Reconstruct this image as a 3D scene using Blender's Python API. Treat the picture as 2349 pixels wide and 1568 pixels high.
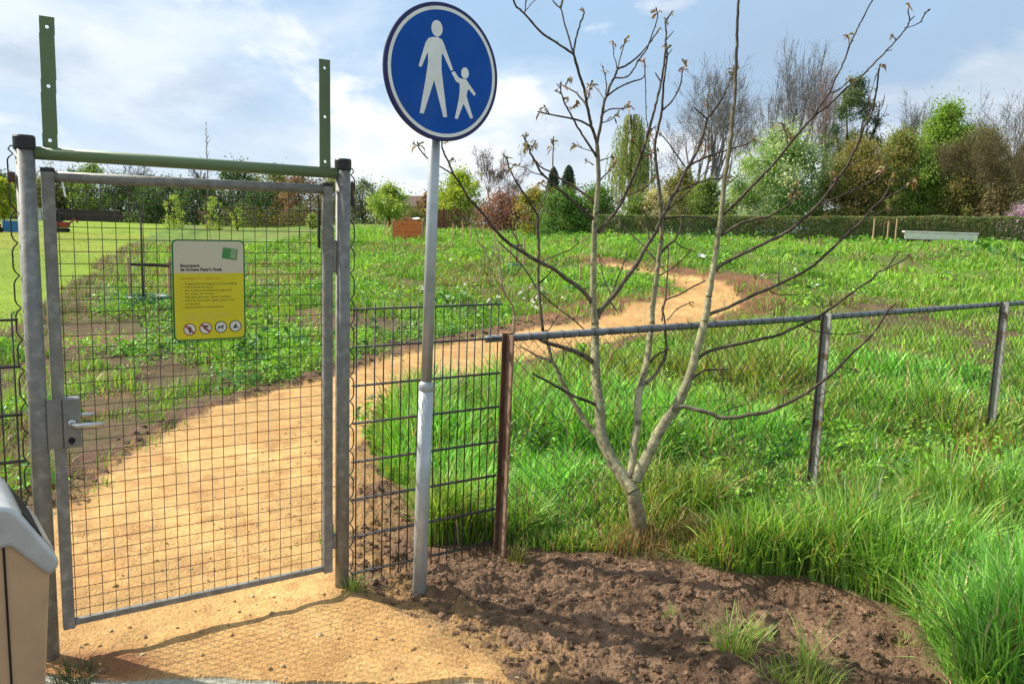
import bpy, bmesh, math, random
import numpy as np
from mathutils import Vector, Matrix

for _o in list(bpy.data.objects): bpy.data.objects.remove(_o)
SC = bpy.context.scene; COL = SC.collection
R = math.radians

# ---------------------------------------------------------------- camera
PITCH, ROLL = 0.1429, 0.0321
_fwd = Vector((0, math.cos(PITCH), -math.sin(PITCH))); _up = Vector((0, math.sin(PITCH), math.cos(PITCH))); _rt = Vector((1, 0, 0))
_r = _rt*math.cos(ROLL)+_up*math.sin(ROLL); _u = -_rt*math.sin(ROLL)+_up*math.cos(ROLL)
cd = bpy.data.cameras.new('camera'); cam = bpy.data.objects.new('camera', cd); COL.objects.link(cam)
cd.sensor_width = 36; cd.lens = 36*1879.3/2349; cd.clip_start = 0.05; cd.clip_end = 3000
m = Matrix((_r, _u, -_fwd)).transposed().to_4x4(); m.translation = Vector((0, 0, 1.6)); cam.matrix_world = m
SC.camera = cam

# ---------------------------------------------------------------- sun, sky, exposure
SUN_EL = R(41.5); SUN_AZ = math.atan2(-0.955, 0.295)          # sun stands to the left, a little beyond the fence
to_sun = Vector((math.sin(SUN_AZ)*math.cos(SUN_EL), math.cos(SUN_AZ)*math.cos(SUN_EL), math.sin(SUN_EL)))
sd = bpy.data.lights.new('sun', 'SUN'); sd.energy = 5.0; sd.angle = R(1.0); sd.color = (1.0, 0.94, 0.84)
sun = bpy.data.objects.new('sun', sd); COL.objects.link(sun)
sun.rotation_euler = to_sun.to_track_quat('Z', 'Y').to_euler(); sun.location = (-20, 5, 30)
W = bpy.data.worlds.new('World'); SC.world = W; W.use_nodes = True
nt = W.node_tree; nt.nodes.clear()
def N(tree, typ, **kw):
    n = tree.nodes.new(typ)
    for k, v in kw.items(): setattr(n, k, v)
    return n
L = nt.links.new
out = N(nt, 'ShaderNodeOutputWorld'); bgd = N(nt, 'ShaderNodeBackground'); bgd.inputs[1].default_value = 0.105
sky = N(nt, 'ShaderNodeTexSky', sky_type='NISHITA', sun_disc=False, sun_elevation=SUN_EL, sun_rotation=SUN_AZ % (2*math.pi), air_density=1.0, dust_density=1.2, ozone_density=1.5)
tc = N(nt, 'ShaderNodeTexCoord'); sep = N(nt, 'ShaderNodeSeparateXYZ'); L(tc.outputs['Generated'], sep.inputs[0])
def mth(op, a, b=None, tree=nt):
    n = N(tree, 'ShaderNodeMath', operation=op)
    for i, v in enumerate((a, b)):
        if v is None: continue
        if hasattr(v, 'is_output'): tree.links.new(v, n.inputs[i])
        else: n.inputs[i].default_value = v
    return n.outputs[0]
zc = mth('ADD', mth('MAXIMUM', sep.outputs['Z'], 0.0), 0.30)
comb = N(nt, 'ShaderNodeCombineXYZ'); L(mth('DIVIDE', sep.outputs['X'], zc), comb.inputs[0]); L(mth('DIVIDE', sep.outputs['Y'], zc), comb.inputs[1]); comb.inputs[2].default_value = 3.3
SKYOFF = (21.3, -3.1, 0)
def cloud(scale, detail, lo, hi, dist, off):
    mp = N(nt, 'ShaderNodeMapping'); mp.inputs['Location'].default_value = off; mp.inputs['Scale'].default_value = (1.0, 0.85, 1); L(comb.outputs[0], mp.inputs[0])
    t = N(nt, 'ShaderNodeTexNoise'); t.inputs['Scale'].default_value = scale; t.inputs['Detail'].default_value = detail; t.inputs['Roughness'].default_value = 0.55; t.inputs['Distortion'].default_value = dist
    L(mp.outputs[0], t.inputs['Vector'])
    mr = N(nt, 'ShaderNodeMapRange', interpolation_type='SMOOTHSTEP'); mr.inputs['From Min'].default_value = lo; mr.inputs['From Max'].default_value = hi
    L(t.outputs['Fac'], mr.inputs['Value']); return mr.outputs[0]
def mixc(f, a, b):
    n = N(nt, 'ShaderNodeMix', data_type='RGBA')
    for s, v in ((n.inputs[0], f), (n.inputs[6], a), (n.inputs[7], b)):
        if hasattr(v, 'is_output'): L(v, s)
        elif isinstance(v, float): s.default_value = v
        else: s.default_value = (*v, 1)
    return n.outputs[2]
skyblue = mixc(0.85, sky.outputs[0], (3.1, 4.5, 6.2))           # thin high veil over the blue
big = cloud(0.75, 9, 0.47, 0.62, 0.2, SKYOFF); puff = cloud(1.9, 10, 0.50, 0.60, 0.3, (SKYOFF[0]+5.1, SKYOFF[1]+2.2, 0)); grey = cloud(1.15, 8, 0.45, 0.62, 0.2, (SKYOFF[0]-3.3, SKYOFF[1]+6.4, 0))
c1 = mixc(mth('MULTIPLY', big, 0.8), skyblue, (6.4, 6.8, 7.2))
c2 = mixc(mth('MULTIPLY', puff, 0.9), c1, (7.2, 7.3, 7.4))
c3 = mixc(mth('MULTIPLY', grey, 0.66), c2, (2.7, 3.65, 4.8))
hz = N(nt, 'ShaderNodeMapRange', interpolation_type='SMOOTHSTEP'); hz.inputs['From Min'].default_value = 0.17; hz.inputs['From Max'].default_value = 0.0; L(sep.outputs['Z'], hz.inputs['Value'])
c4 = mixc(mth('MULTIPLY', hz.outputs[0], 0.65), c3, (6.1, 6.6, 7.1))
L(c4, bgd.inputs[0]); L(bgd.outputs[0], out.inputs[0])
SC.view_settings.view_transform = 'Standard'; SC.view_settings.look = 'None'; SC.view_settings.exposure = 0.54; SC.view_settings.gamma = 1.0
SC.render.engine = 'CYCLES'; SC.cycles.max_bounces = 6; SC.cycles.diffuse_bounces = 3; SC.cycles.glossy_bounces = 2; SC.cycles.transmission_bounces = 3; SC.cycles.use_denoising = True

# ---------------------------------------------------------------- numbers: noise, terrain
def _h(ix, iy, seed):
    n = (ix.astype(np.int64)*374761393+iy.astype(np.int64)*668265263+seed*974634777) & 0x7fffffff
    n = ((n ^ (n >> 13))*1274126177) & 0x7fffffff
    return ((n ^ (n >> 16)) & 0xffff)/65535.0
def vnoise(x, y, seed=0):
    ix = np.floor(x); iy = np.floor(y); fx = x-ix; fy = y-iy
    fx = fx*fx*fx*(fx*(fx*6-15)+10); fy = fy*fy*fy*(fy*(fy*6-15)+10)
    a = _h(ix, iy, seed); b = _h(ix+1, iy, seed); c = _h(ix, iy+1, seed); d = _h(ix+1, iy+1, seed)
    return (a+(b-a)*fx)*(1-fy)+(c+(d-c)*fx)*fy
def fbm(x, y, lam, oct=3, seed=0):
    s = 0; amp = 1; tot = 0; f = 1/lam
    for o in range(oct):
        ca, sa = math.cos(o*0.7+0.3), math.sin(o*0.7+0.3)
        s = s+amp*vnoise((x*ca-y*sa)*f+o*17.3, (x*sa+y*ca)*f-o*9.1, seed+o); tot += amp; amp *= 0.5; f *= 2.03
    return s/tot
def billow(x, y, lam, oct=2, seed=0): return np.abs(2*fbm(x, y, lam, oct, seed)-1)
def sstep(a, b, x):
    t = np.clip((x-a)/(b-a), 0, 1); return t*t*(3-2*t)
def macro(x, y):
    """Large shape of the land: flat by the gate and on the lawn, a bank rising to the hedge, a low mound far back."""
    x = np.asarray(x, float); y = np.asarray(y, float)
    d = np.hypot(x, y); s = np.where(y > 0.5, x/np.maximum(y, 0.5), np.sign(x))
    zm = 1.10*sstep(14, 48, d)*sstep(-0.34, -0.16, s)
    zr = (1.10+0.30*np.clip(s, 0, 0.6))*sstep(10.5, 33, d)
    k = sstep(-0.03, 0.15, s)
    z = zm*(1-k)+zr*k
    z = z+0.028*np.exp(-((x+0.62)**2+(y-3.38)**2)/0.12)
    z = z-0.10*np.exp(-((x-2.1)/1.3)**2-((y-5.2)/0.8)**2)
    return z
SAND=[(-2.359,4.093),(-2.451,4.505),(-2.507,4.917),(-2.535,5.524),(-2.554,6.083),(-2.442,6.698),(-2.25,7.26),(-1.996,7.813),(-1.782,8.194),(-1.525,9.029),(-1.211,10.049),(-0.659,10.728),(-0.153,11.475),(0.516,12.955),(1.26,13.54),(1.691,14.151),(1.993,14.678),(2.302,15.133),(2.629,15.613),(2.949,16.16),(3.293,16.846),(3.515,17.486),(3.615,18.417),(3.61,18.976),(3.429,19.396),(3.291,19.76),(2.753,20.647),(2.416,21.803),(2.479,22.398),(2.877,21.624),(3.538,20.828),(3.847,20.282),(4.351,19.474),(4.727,18.847),(4.781,18.036),(4.619,16.842),(4.209,15.571),(3.689,14.59),(3.127,13.796),(2.703,13.138),(1.876,11.845),(1.269,10.941),(0.507,9.725),(0.021,9.119),(-0.194,8.544),(-0.486,8.064),(-0.704,7.6),(-0.871,7.282),(-1.025,6.989),(-1.064,6.424),(-1.027,5.826),(-0.97,5.037),(-0.885,4.507),(-0.799,3.982),(-0.691,3.418),(-0.603,3.288),(-0.455,3.169),(-0.311,3.078),(-0.22,2.928),(-0.084,2.865),(0.015,2.789),(0.062,2.597),(-1.03,2.391),(-1.565,2.363),(-2.195,2.744),(-2.383,3.487),(-2.413,3.934)]
SOIL_NEAR=[(-2.55,3.474),(-2.518,4.111),(-2.665,4.642),(-2.75,5.178),(-2.768,5.695),(-2.731,6.345),(-2.548,6.992),(-2.337,7.544),(-2.074,8.119),(-1.861,8.555),(-1.61,9.529),(-1.278,10.592),(-0.708,11.481),(-0.307,12.566),(0.028,13.724),(0.592,15.166),(1.296,15.917),(1.931,16.292),(2.699,16.776),(3.058,17.312),(3.339,17.855),(3.159,16.127),(1.888,13.856),(0.476,11.826),(-1.114,9.255),(-2.069,6.671),(-2.355,5.123),(-2.306,4.23),(-2.301,3.746)]
SOIL_FAR=[(1.279,27.088),(2.03,25.712),(2.739,23.575),(3.775,22.288),(4.736,21.265),(5.212,20.452),(5.64,19.84),(5.868,18.685),(5.691,17.196),(5.187,15.75),(4.552,14.875),(3.983,14.232),(3.151,13.249),(2.528,12.248),(1.971,11.269),(1.221,9.864),(0.783,9.558),(0.506,8.667),(0.328,8.246),(0.039,7.656),(-0.2,7.328),(-0.492,6.981),(-0.65,7.044),(-0.724,7.805),(0.036,9.476),(1.398,11.555),(2.824,13.754),(4.203,15.678),(4.632,18.093),(3.365,19.768),(2.376,21.424),(1.563,24.68)]
SOIL_FRONT=[(-0.691,3.418),(-0.799,3.982),(-0.89,4.507),(-0.97,5.037),(-1.054,5.884),(-0.974,5.832),(-0.765,4.969),(-0.61,4.73),(-0.515,4.328),(-0.443,4.014),(-0.378,3.889),(-0.214,3.872),(-0.042,3.877),(0.194,3.816),(0.512,3.795),(0.72,3.771),(0.835,3.714),(0.984,3.642),(1.202,3.62),(1.385,3.564),(1.55,3.477),(1.683,3.339),(1.712,3.206),(1.689,3.051),(1.641,2.856),(1.541,2.577),(0.637,2.433),(0.062,2.497),(0.015,2.789),(-0.084,2.865),(-0.22,2.928),(-0.311,3.078),(-0.455,3.169),(-0.603,3.288)]
LAWN=[(-9.913,11.714),(-6.311,9.482),(-6.876,11.476),(-9.457,17.406),(-13.044,26.118),(-19.101,40.924),(-28.104,63.517),(-49.82,123.778),(-69.27,148.721),(-64.774,113.341),(-48.955,67.005),(-39.198,41.539)]
PAVE=[(-2.103,2.527),(-1.591,2.648),(-1.244,2.651),(-0.957,2.657),(-0.533,2.665),(0.024,2.678),(0.029,2.156),(-1.622,1.911)]
TALL=[(-1.027,6.147),(-0.971,6.746),(-0.62,7.137),(-0.2,7.346),(0.327,8.2),(0.708,8.551),(1.139,9.155),(1.856,10.576),(3.106,12.465),(4.61,14.294),(6.003,15.575),(10.248,16.454),(15.737,17.247),(8.235,7.106),(2.446,2.271),(1.541,2.577),(1.641,2.856),(1.689,3.051),(1.712,3.206),(1.683,3.339),(1.55,3.477),(1.385,3.564),(1.202,3.62),(0.984,3.642),(0.835,3.714),(0.72,3.771),(0.512,3.795),(0.194,3.816),(-0.042,3.877),(-0.214,3.872),(-0.378,3.889),(-0.443,4.014),(-0.515,4.328),(-0.61,4.73),(-0.765,4.969),(-0.952,5.49)]
LIMBS = [[(699,3930,-79,504),(675,3937,55,454),(650,3944,196,401),(629,3950,303,360)],[(629,3950,297,330),(609,3969,325,325),(551,4018,394,313),(498,4072,481,299),(474,4109,548,289),(468,4169,667,272),(456,4206,740,262),(446,4252,833,249),(444,4292,916,238),(443,4326,986,228),(444,4370,1080,215)],[(444,4370,1080,193),(429,4383,1186,184),(426,4396,1288,175),(423,4413,1431,162),(422,4423,1511,155),(423,4436,1613,145),(427,4447,1700,138),(435,4465,1843,125),(429,4477,1944,116),(423,4486,2012,110),(419,4490,2041,107)],[(419,4490,2041,86),(398,4474,2097,83),(381,4464,2133,81),(369,4453,2176,80),(354,4439,2227,77),(338,4421,2294,75),(308,4400,2367,71),(268,4370,2470,67)],[(268,4370,2470,62),(221,4357,2496,59),(157,4340,2529,56),(91,4322,2566,53),(9,4294,2643,49),(-34,4281,2675,47),(-53,4270,2715,45)],[(268,4370,2470,51),(272,4384,2514,49),(281,4402,2568,45),(302,4426,2639,41),(318,4443,2689,37),(314,4450,2708,36)],[(266,4375,2486,46),(257,4382,2505,45),(233,4409,2587,41),(211,4434,2664,37),(195,4450,2713,35),(170,4460,2734,33),(146,4475,2775,31)],[(195,4450,2713,52),(203,4459,2741,52),(210,4470,2776,52)],[(9,4295,2644,30),(14,4307,2692,36),(15,4315,2729,40)],[(15,4298,2656,20),(36,4320,2689,20),(66,4348,2732,20)],[(355,4441,2223,47),(300,4511,2300,40),(249,4560,2339,36),(257,4591,2382,32)],[(386,4467,2121,58),(334,4438,2143,54),(278,4409,2154,49),(156,4346,2164,40),(103,4317,2171,36)],[(156,4345,2164,31),(130,4365,2206,31)],[(419,4482,1971,64),(344,4426,2063,54),(295,4387,2127,48),(259,4356,2180,42),(231,4331,2220,38),(208,4302,2272,34),(206,4282,2309,30)],[(210,4309,2262,25),(184,4329,2278,26)],[(206,4295,2285,25),(186,4315,2311,20)],[(232,4336,2213,21),(249,4372,2243,21),(241,4386,2252,21)],[(249,4346,2199,21),(272,4318,2200,20),(287,4296,2209,20)],[(421,4490,2043,86),(443,4535,2170,78),(451,4563,2247,73),(470,4583,2303,70),(487,4604,2360,66),(512,4622,2408,63),(528,4640,2455,60)],[(528,4640,2455,55),(577,4670,2480,52),(645,4719,2538,47),(713,4777,2622,41),(746,4808,2670,37),(779,4840,2719,34)],[(528,4640,2455,35),(548,4666,2541,32),(568,4690,2619,29)],[(524,4641,2459,27),(499,4594,2525,24),(487,4561,2574,21)],[(508,4619,2403,44),(570,4592,2404,41),(606,4568,2441,39),(623,4548,2477,37),(660,4516,2531,35),(672,4499,2562,33),(697,4444,2669,29),(690,4419,2716,27)],[(470,4581,2299,49),(537,4636,2354,45),(610,4688,2396,42),(682,4736,2428,38),(698,4772,2484,36),(695,4801,2531,34)],[(696,4745,2441,27),(708,4764,2357,27),(721,4791,2237,27),(736,4805,2170,27)],[(452,4548,2206,43),(488,4517,2224,40),(541,4479,2223,35),(581,4448,2231,32)],[(448,4530,2153,32),(498,4580,2177,27),(539,4630,2217,22)],[(466,4584,2303,32),(460,4543,2357,28),(434,4484,2432,21)],[(455,4576,2285,22),(425,4647,2343,19),(395,4696,2376,18)],[(356,4431,2257,21),(363,4371,2322,21)],[(419,4449,1720,70),(382,4469,1757,66),(299,4507,1816,58),(238,4533,1848,52),(188,4556,1884,48),(134,4578,1909,43),(93,4599,1951,38)],[(418,4439,1639,80),(295,4393,1731,70),(211,4360,1795,63),(127,4327,1864,55),(93,4307,1917,51),(63,4289,1961,47),(58,4281,1986,45),(23,4259,2042,41)],[(61,4286,1972,36),(88,4336,2024,31)],[(42,4280,1981,31),(33,4310,2012,31)],[(135,4332,1853,31),(80,4367,1870,28),(43,4392,1893,25),(-22,4432,1910,21)],[(192,4553,1882,35),(194,4622,2016,34),(193,4653,2078,33)],[(404,4475,1926,32),(370,4575,1957,27)],[(416,4484,1994,21),(374,4451,1999,21),(325,4412,2010,20),(290,4384,2023,19)],[(443,4465,1847,43),(500,4559,1903,38),(545,4645,1964,33)],[(439,4477,1949,32),(516,4577,1982,22)],[(440,4431,1571,96),(509,4457,1650,92),(566,4481,1734,88),(598,4501,1809,85),(629,4521,1883,81),(661,4543,1968,77),(689,4563,2048,74),(709,4585,2136,70),(734,4608,2229,66),(749,4624,2294,63),(769,4647,2387,59),(784,4672,2489,55),(792,4697,2595,50),(793,4717,2681,47),(790,4731,2736,44)],[(791,4731,2731,44),(825,4761,2785,39)],[(767,4649,2399,38),(744,4699,2451,39)],[(793,4680,2528,33),(817,4630,2567,27)],[(794,4705,2628,33),(842,4755,2687,28)],[(675,4548,1989,33),(634,4488,2031,29),(603,4448,2057,26)],[(664,4543,1971,33),(716,4590,1996,30),(771,4643,2029,28)],[(705,4583,2129,33),(745,4623,2150,27)],[(447,4445,1676,43),(504,4415,1706,40),(553,4387,1743,38),(574,4373,1764,37),(665,4325,1808,33),(701,4295,1857,31)],[(618,3978,356,211),(638,4067,468,204),(653,4119,537,200),(666,4173,609,196),(677,4251,718,189),(701,4304,791,184),(731,4370,885,178),(746,4421,960,173),(754,4459,1019,170),(770,4498,1078,166)],[(770,4498,1078,155),(773,4515,1206,145),(787,4534,1354,135),(794,4542,1416,130),(798,4551,1479,126),(806,4562,1563,119),(803,4570,1625,115),(797,4579,1693,110),(790,4590,1778,104),(767,4609,1922,93),(756,4619,1997,88),(752,4627,2060,83),(761,4634,2111,79),(776,4645,2194,73),(783,4650,2229,71),(787,4665,2346,62),(792,4676,2430,56),(802,4688,2519,50),(799,4698,2595,44)],[(786,4651,2245,50),(840,4684,2298,46),(886,4726,2379,42),(909,4772,2478,37),(934,4801,2538,34)],[(909,4770,2473,34),(905,4790,2498,28)],[(751,4627,2060,33),(735,4677,2114,28)],[(805,4549,1466,83),(845,4576,1509,71),(881,4596,1535,62),(914,4622,1582,50),(923,4639,1616,42),(928,4648,1636,38),(917,4660,1656,33),(900,4669,1664,28)],[(924,4638,1614,45),(987,4687,1638,32),(1029,4718,1653,23)],[(881,4596,1535,33),(908,4616,1518,31),(956,4649,1496,28),(1031,4696,1475,23)],[(726,4304,783,107),(775,4340,820,98),(816,4381,876,87),(840,4417,931,78),(845,4459,1000,67),(843,4504,1074,55)],[(843,4504,1074,50),(840,4540,1121,49),(835,4570,1161,48),(854,4602,1201,47),(878,4705,1346,44),(893,4804,1490,41)],[(748,4375,884,65),(779,4329,934,54),(815,4290,962,45),(828,4275,974,42)],[(832,4430,949,33),(812,4480,951,22)],[(791,4542,1416,55),(731,4604,1484,49),(708,4628,1512,46),(654,4678,1565,41),(607,4720,1610,37),(586,4742,1637,34)],[(798,4532,1341,44),(863,4481,1392,37),(932,4412,1479,27)],[(826,4519,1094,44),(847,4551,1203,45),(916,4571,1235,45),(1004,4598,1283,45),(1078,4619,1320,45)],[(857,4519,1100,33),(926,4599,1156,31),(1007,4669,1188,29)],[(442,4363,1057,139),(456,4382,1125,136),(504,4404,1191,133),(558,4427,1258,129),(616,4454,1340,124),(661,4474,1399,121),(715,4505,1499,115),(756,4525,1562,112),(807,4556,1669,106),(853,4585,1767,101),(887,4604,1830,98),(919,4623,1899,94),(950,4639,1951,92),(992,4662,2029,87),(1021,4685,2111,83),(1043,4702,2177,80),(1051,4713,2215,78)],[(1051,4713,2215,61),(1091,4731,2266,60),(1144,4761,2351,56),(1189,4793,2453,53),(1206,4813,2516,51)],[(1048,4713,2215,50),(992,4665,2244,40),(956,4633,2264,33)],[(1054,4716,2227,28),(1056,4739,2282,28),(1055,4766,2347,28)],[(923,4635,1947,44),(837,4542,2026,36),(792,4491,2067,31),(736,4435,2103,26)],[(954,4641,1951,61),(997,4670,1976,58),(1083,4723,2016,53),(1217,4800,2064,45),(1318,4856,2100,39),(1374,4891,2134,35)],[(887,4600,1805,50),(953,4524,1841,46),(1027,4441,1868,41),(1109,4350,1877,36)],[(832,4564,1699,44),(933,4613,1791,35),(1004,4651,1870,28),(1067,4684,1941,22)],[(815,4552,1652,55),(891,4576,1667,50),(1004,4610,1669,43),(1081,4633,1665,38),(1129,4652,1622,34)],[(853,4582,1766,39),(840,4682,1853,28)],[(736,4517,1528,49),(723,4561,1590,41),(692,4597,1631,33)],[(764,4529,1581,44),(722,4489,1641,38),(675,4449,1700,32)],[(455,4386,1154,43),(529,4446,1233,40),(568,4502,1327,38),(599,4544,1398,35),(624,4586,1472,33)],[(529,4447,1233,38),(491,4522,1332,33),(467,4597,1438,28)],[(526,4410,1200,38),(583,4510,1128,33)],[(1021,4683,2107,28),(1045,4694,2093,28),(1049,4716,2045,28),(1050,4733,2009,28)],[(425,4384,1194,118),(354,4363,1272,111),(268,4343,1327,104),(210,4328,1371,99),(127,4309,1409,93),(62,4294,1444,88),(-20,4274,1493,82),(-101,4251,1562,75),(-182,4224,1661,66),(-242,4205,1720,61),(-273,4192,1773,57),(-319,4174,1834,51),(-342,4161,1889,47),(-373,4144,1953,42),(-380,4134,1997,39)],[(-321,4172,1837,40),(-400,4208,1879,37),(-461,4236,1917,34),(-499,4258,1959,32),(-513,4272,1991,31)],[(-510,4265,1975,25),(-537,4285,1988,26)],[(62,4295,1444,42),(20,4341,1497,40),(-19,4395,1565,37)],[(-337,4164,1877,20),(-333,4184,1906,20)],[(492,4078,484,143),(462,4102,524,139),(409,4139,579,132),(351,4184,656,124),(310,4220,720,117),(269,4255,786,110),(240,4288,853,104),(211,4312,898,99),(198,4338,955,94),(175,4364,1009,89),(163,4378,1037,86)],[(163,4378,1037,92),(153,4397,1114,90),(136,4426,1235,87),(130,4446,1316,85),(129,4465,1398,83),(129,4485,1481,81),(120,4505,1563,79),(120,4521,1630,77),(115,4528,1660,76)],[(115,4528,1655,55),(71,4501,1718,51),(11,4465,1801,45),(-33,4435,1870,41),(-59,4408,1939,37)],[(117,4528,1653,44),(149,4595,1736,37),(164,4642,1797,32),(131,4678,1831,28)],[(117,4510,1584,38),(80,4542,1612,35),(13,4586,1610,30),(-18,4610,1630,28)],[(136,4426,1240,43),(75,4457,1335,40),(-6,4491,1427,37),(-106,4526,1514,33)],[(136,4429,1244,38),(241,4468,1155,36),(329,4499,1092,35),(412,4529,1021,33)],[(132,4464,1394,38),(219,4425,1440,33),(290,4393,1472,30),(343,4364,1519,26)],[(141,4439,1289,43),(214,4489,1358,38)],[(212,4307,878,53),(174,4329,893,50),(126,4357,908,46),(42,4407,946,38)],[(452,4177,680,83),(405,4149,706,79),(334,4108,737,72),(254,4058,785,64),(177,4007,835,56),(102,3957,880,49)],[(444,4277,880,148),(405,4263,912,139),(342,4243,946,125),(259,4217,975,108),(174,4191,1000,91),(133,4177,1023,82)],[(162,4378,1033,38),(202,4413,1043,35),(258,4498,1118,28)],[(641,3978,346,301),(657,3986,378,297),(704,4010,472,284),(754,4036,577,269),(790,4052,638,260),(842,4070,702,249),(876,4088,778,239),(906,4106,855,228),(929,4124,932,218),(943,4137,990,210),(960,4150,1047,203),(977,4168,1125,192),(987,4177,1165,187),(1002,4198,1262,174)],[(1002,4198,1262,154),(1012,4211,1340,149),(1022,4224,1419,145),(1035,4240,1517,139),(1048,4255,1613,133),(1054,4266,1678,129),(1062,4288,1815,121),(1071,4301,1893,116),(1084,4317,1991,111),(1094,4333,2089,105),(1098,4351,2206,98),(1105,4359,2251,95),(1108,4381,2389,87),(1109,4399,2505,80),(1110,4418,2623,73),(1112,4444,2781,64),(1112,4448,2809,62)],[(1064,4266,1680,77),(1097,4246,1718,75),(1137,4220,1768,72),(1188,4185,1836,69),(1226,4159,1885,66),(1274,4124,1952,63),(1321,4085,2031,59),(1361,4050,2096,56),(1404,4016,2157,52)],[(1404,4016,2157,43),(1418,4010,2191,42),(1456,3997,2256,40),(1477,3984,2323,38),(1499,3973,2383,36),(1515,3960,2452,34),(1531,3951,2500,33),(1548,3941,2554,31),(1567,3931,2604,30),(1599,3916,2680,27)],[(1404,4016,2157,48),(1487,4037,2220,45),(1557,4057,2291,43),(1611,4070,2330,41),(1686,4092,2407,38),(1756,4112,2480,36),(1806,4126,2534,34),(1852,4141,2593,32),(1869,4149,2627,31),(1864,4159,2675,30),(1869,4166,2710,29)],[(1870,4151,2630,29),(1904,4171,2660,29)],[(1851,4141,2594,16),(1905,4151,2615,23),(1929,4156,2634,28),(1949,4164,2672,34),(1974,4171,2694,39)],[(1457,3997,2256,33),(1523,4042,2284,31),(1592,4097,2342,29)],[(1513,3962,2442,28),(1528,3983,2475,24),(1524,4012,2521,19)],[(1806,4125,2534,29),(1797,4145,2558,24)],[(1755,4113,2480,24),(1796,4133,2492,19)],[(1311,4092,2018,29),(1307,4119,2077,29),(1291,4142,2127,29)],[(1057,4249,1575,67),(1075,4238,1591,65),(1131,4206,1634,60),(1197,4172,1662,56),(1257,4143,1675,52),(1294,4121,1700,49),(1335,4095,1733,45),(1349,4073,1778,42),(1354,4049,1829,39)],[(1338,4093,1734,39),(1382,4120,1769,34),(1417,4143,1802,30)],[(1034,4219,1399,98),(1068,4208,1436,95),(1138,4190,1478,91),(1207,4172,1516,87),(1277,4153,1557,83),(1320,4141,1580,81),(1382,4123,1628,77),(1431,4106,1679,73),(1481,4087,1741,69),(1501,4078,1770,68),(1538,4061,1832,64),(1564,4046,1888,61),(1585,4035,1923,59),(1603,4021,1979,56),(1622,4005,2040,53),(1631,3989,2102,50),(1655,3970,2173,46),(1657,3948,2258,42),(1650,3930,2331,39),(1650,3919,2372,37)],[(1485,4087,1737,44),(1583,4135,1779,41),(1683,4183,1820,38),(1749,4215,1849,36),(1824,4253,1892,33),(1883,4287,1942,31)],[(1520,4072,1799,24),(1540,4096,1843,22),(1550,4122,1895,20)],[(1586,4036,1923,24),(1620,4061,1935,22),(1652,4086,1954,20)],[(1408,4113,1654,25),(1481,4150,1661,22),(1559,4193,1685,18)],[(995,4176,1167,92),(1017,4172,1182,91),(1090,4160,1214,88),(1145,4151,1244,85),(1215,4139,1286,81),(1287,4128,1320,78),(1379,4112,1372,73),(1473,4095,1431,68),(1516,4086,1475,65),(1572,4073,1540,62),(1614,4063,1590,59),(1676,4049,1653,55),(1722,4035,1724,51),(1762,4026,1769,48)],[(1762,4026,1769,44),(1788,4037,1806,38),(1805,4048,1851,33),(1817,4056,1879,29)],[(1762,4026,1769,44),(1838,4056,1805,38),(1909,4086,1845,33),(1948,4106,1880,29)],[(1282,4127,1317,30),(1316,4148,1295,28),(1373,4176,1286,26),(1476,4227,1289,21)],[(1332,4120,1348,35),(1334,4150,1410,35)],[(1691,4044,1677,24),(1773,4094,1705,22),(1851,4144,1738,20)],[(952,4131,951,92),(980,4128,977,90),(1003,4125,990,88),(1077,4118,1017,84),(1170,4110,1041,79),(1263,4102,1068,75),(1336,4095,1088,71),(1431,4085,1139,65),(1509,4077,1181,60),(1585,4069,1236,56),(1659,4060,1301,50),(1714,4053,1350,47),(1763,4047,1389,43),(1787,4043,1423,41),(1816,4040,1437,39),(1850,4035,1484,36),(1870,4031,1521,34)],[(1817,4041,1437,39),(1924,4085,1483,32),(1958,4101,1509,30)],[(1450,4084,1145,35),(1485,4094,1129,34),(1548,4112,1111,33),(1692,4151,1096,29),(1809,4184,1110,26)],[(896,4097,810,61),(925,4116,843,58),(966,4137,875,53),(1004,4154,890,50),(1060,4175,888,46),(1122,4197,890,42)],[(798,4056,658,122),(830,4049,702,118),(870,4042,718,115),(942,4031,706,111),(1010,4021,692,106),(1052,4014,674,103),(1129,4003,680,98),(1201,3991,701,94),(1262,3982,713,90),(1347,3967,757,83),(1447,3949,824,75),(1522,3933,892,69),(1584,3919,959,63),(1633,3905,1030,57),(1694,3891,1099,51),(1732,3879,1159,47),(1766,3865,1238,41),(1797,3856,1283,38)],[(1596,3917,962,29),(1642,3945,956,25),(1696,3977,940,20)],[(1447,3948,824,29),(1526,3983,811,24),(1580,4008,824,20)],[(1347,3968,758,30),(1358,3998,819,25)],[(1034,4019,685,25),(1122,4055,715,23),(1200,4084,731,22),(1278,4119,778,20)]]
DARK = [31, 40, 48, 65, 77, 81, 96, 97]
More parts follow.
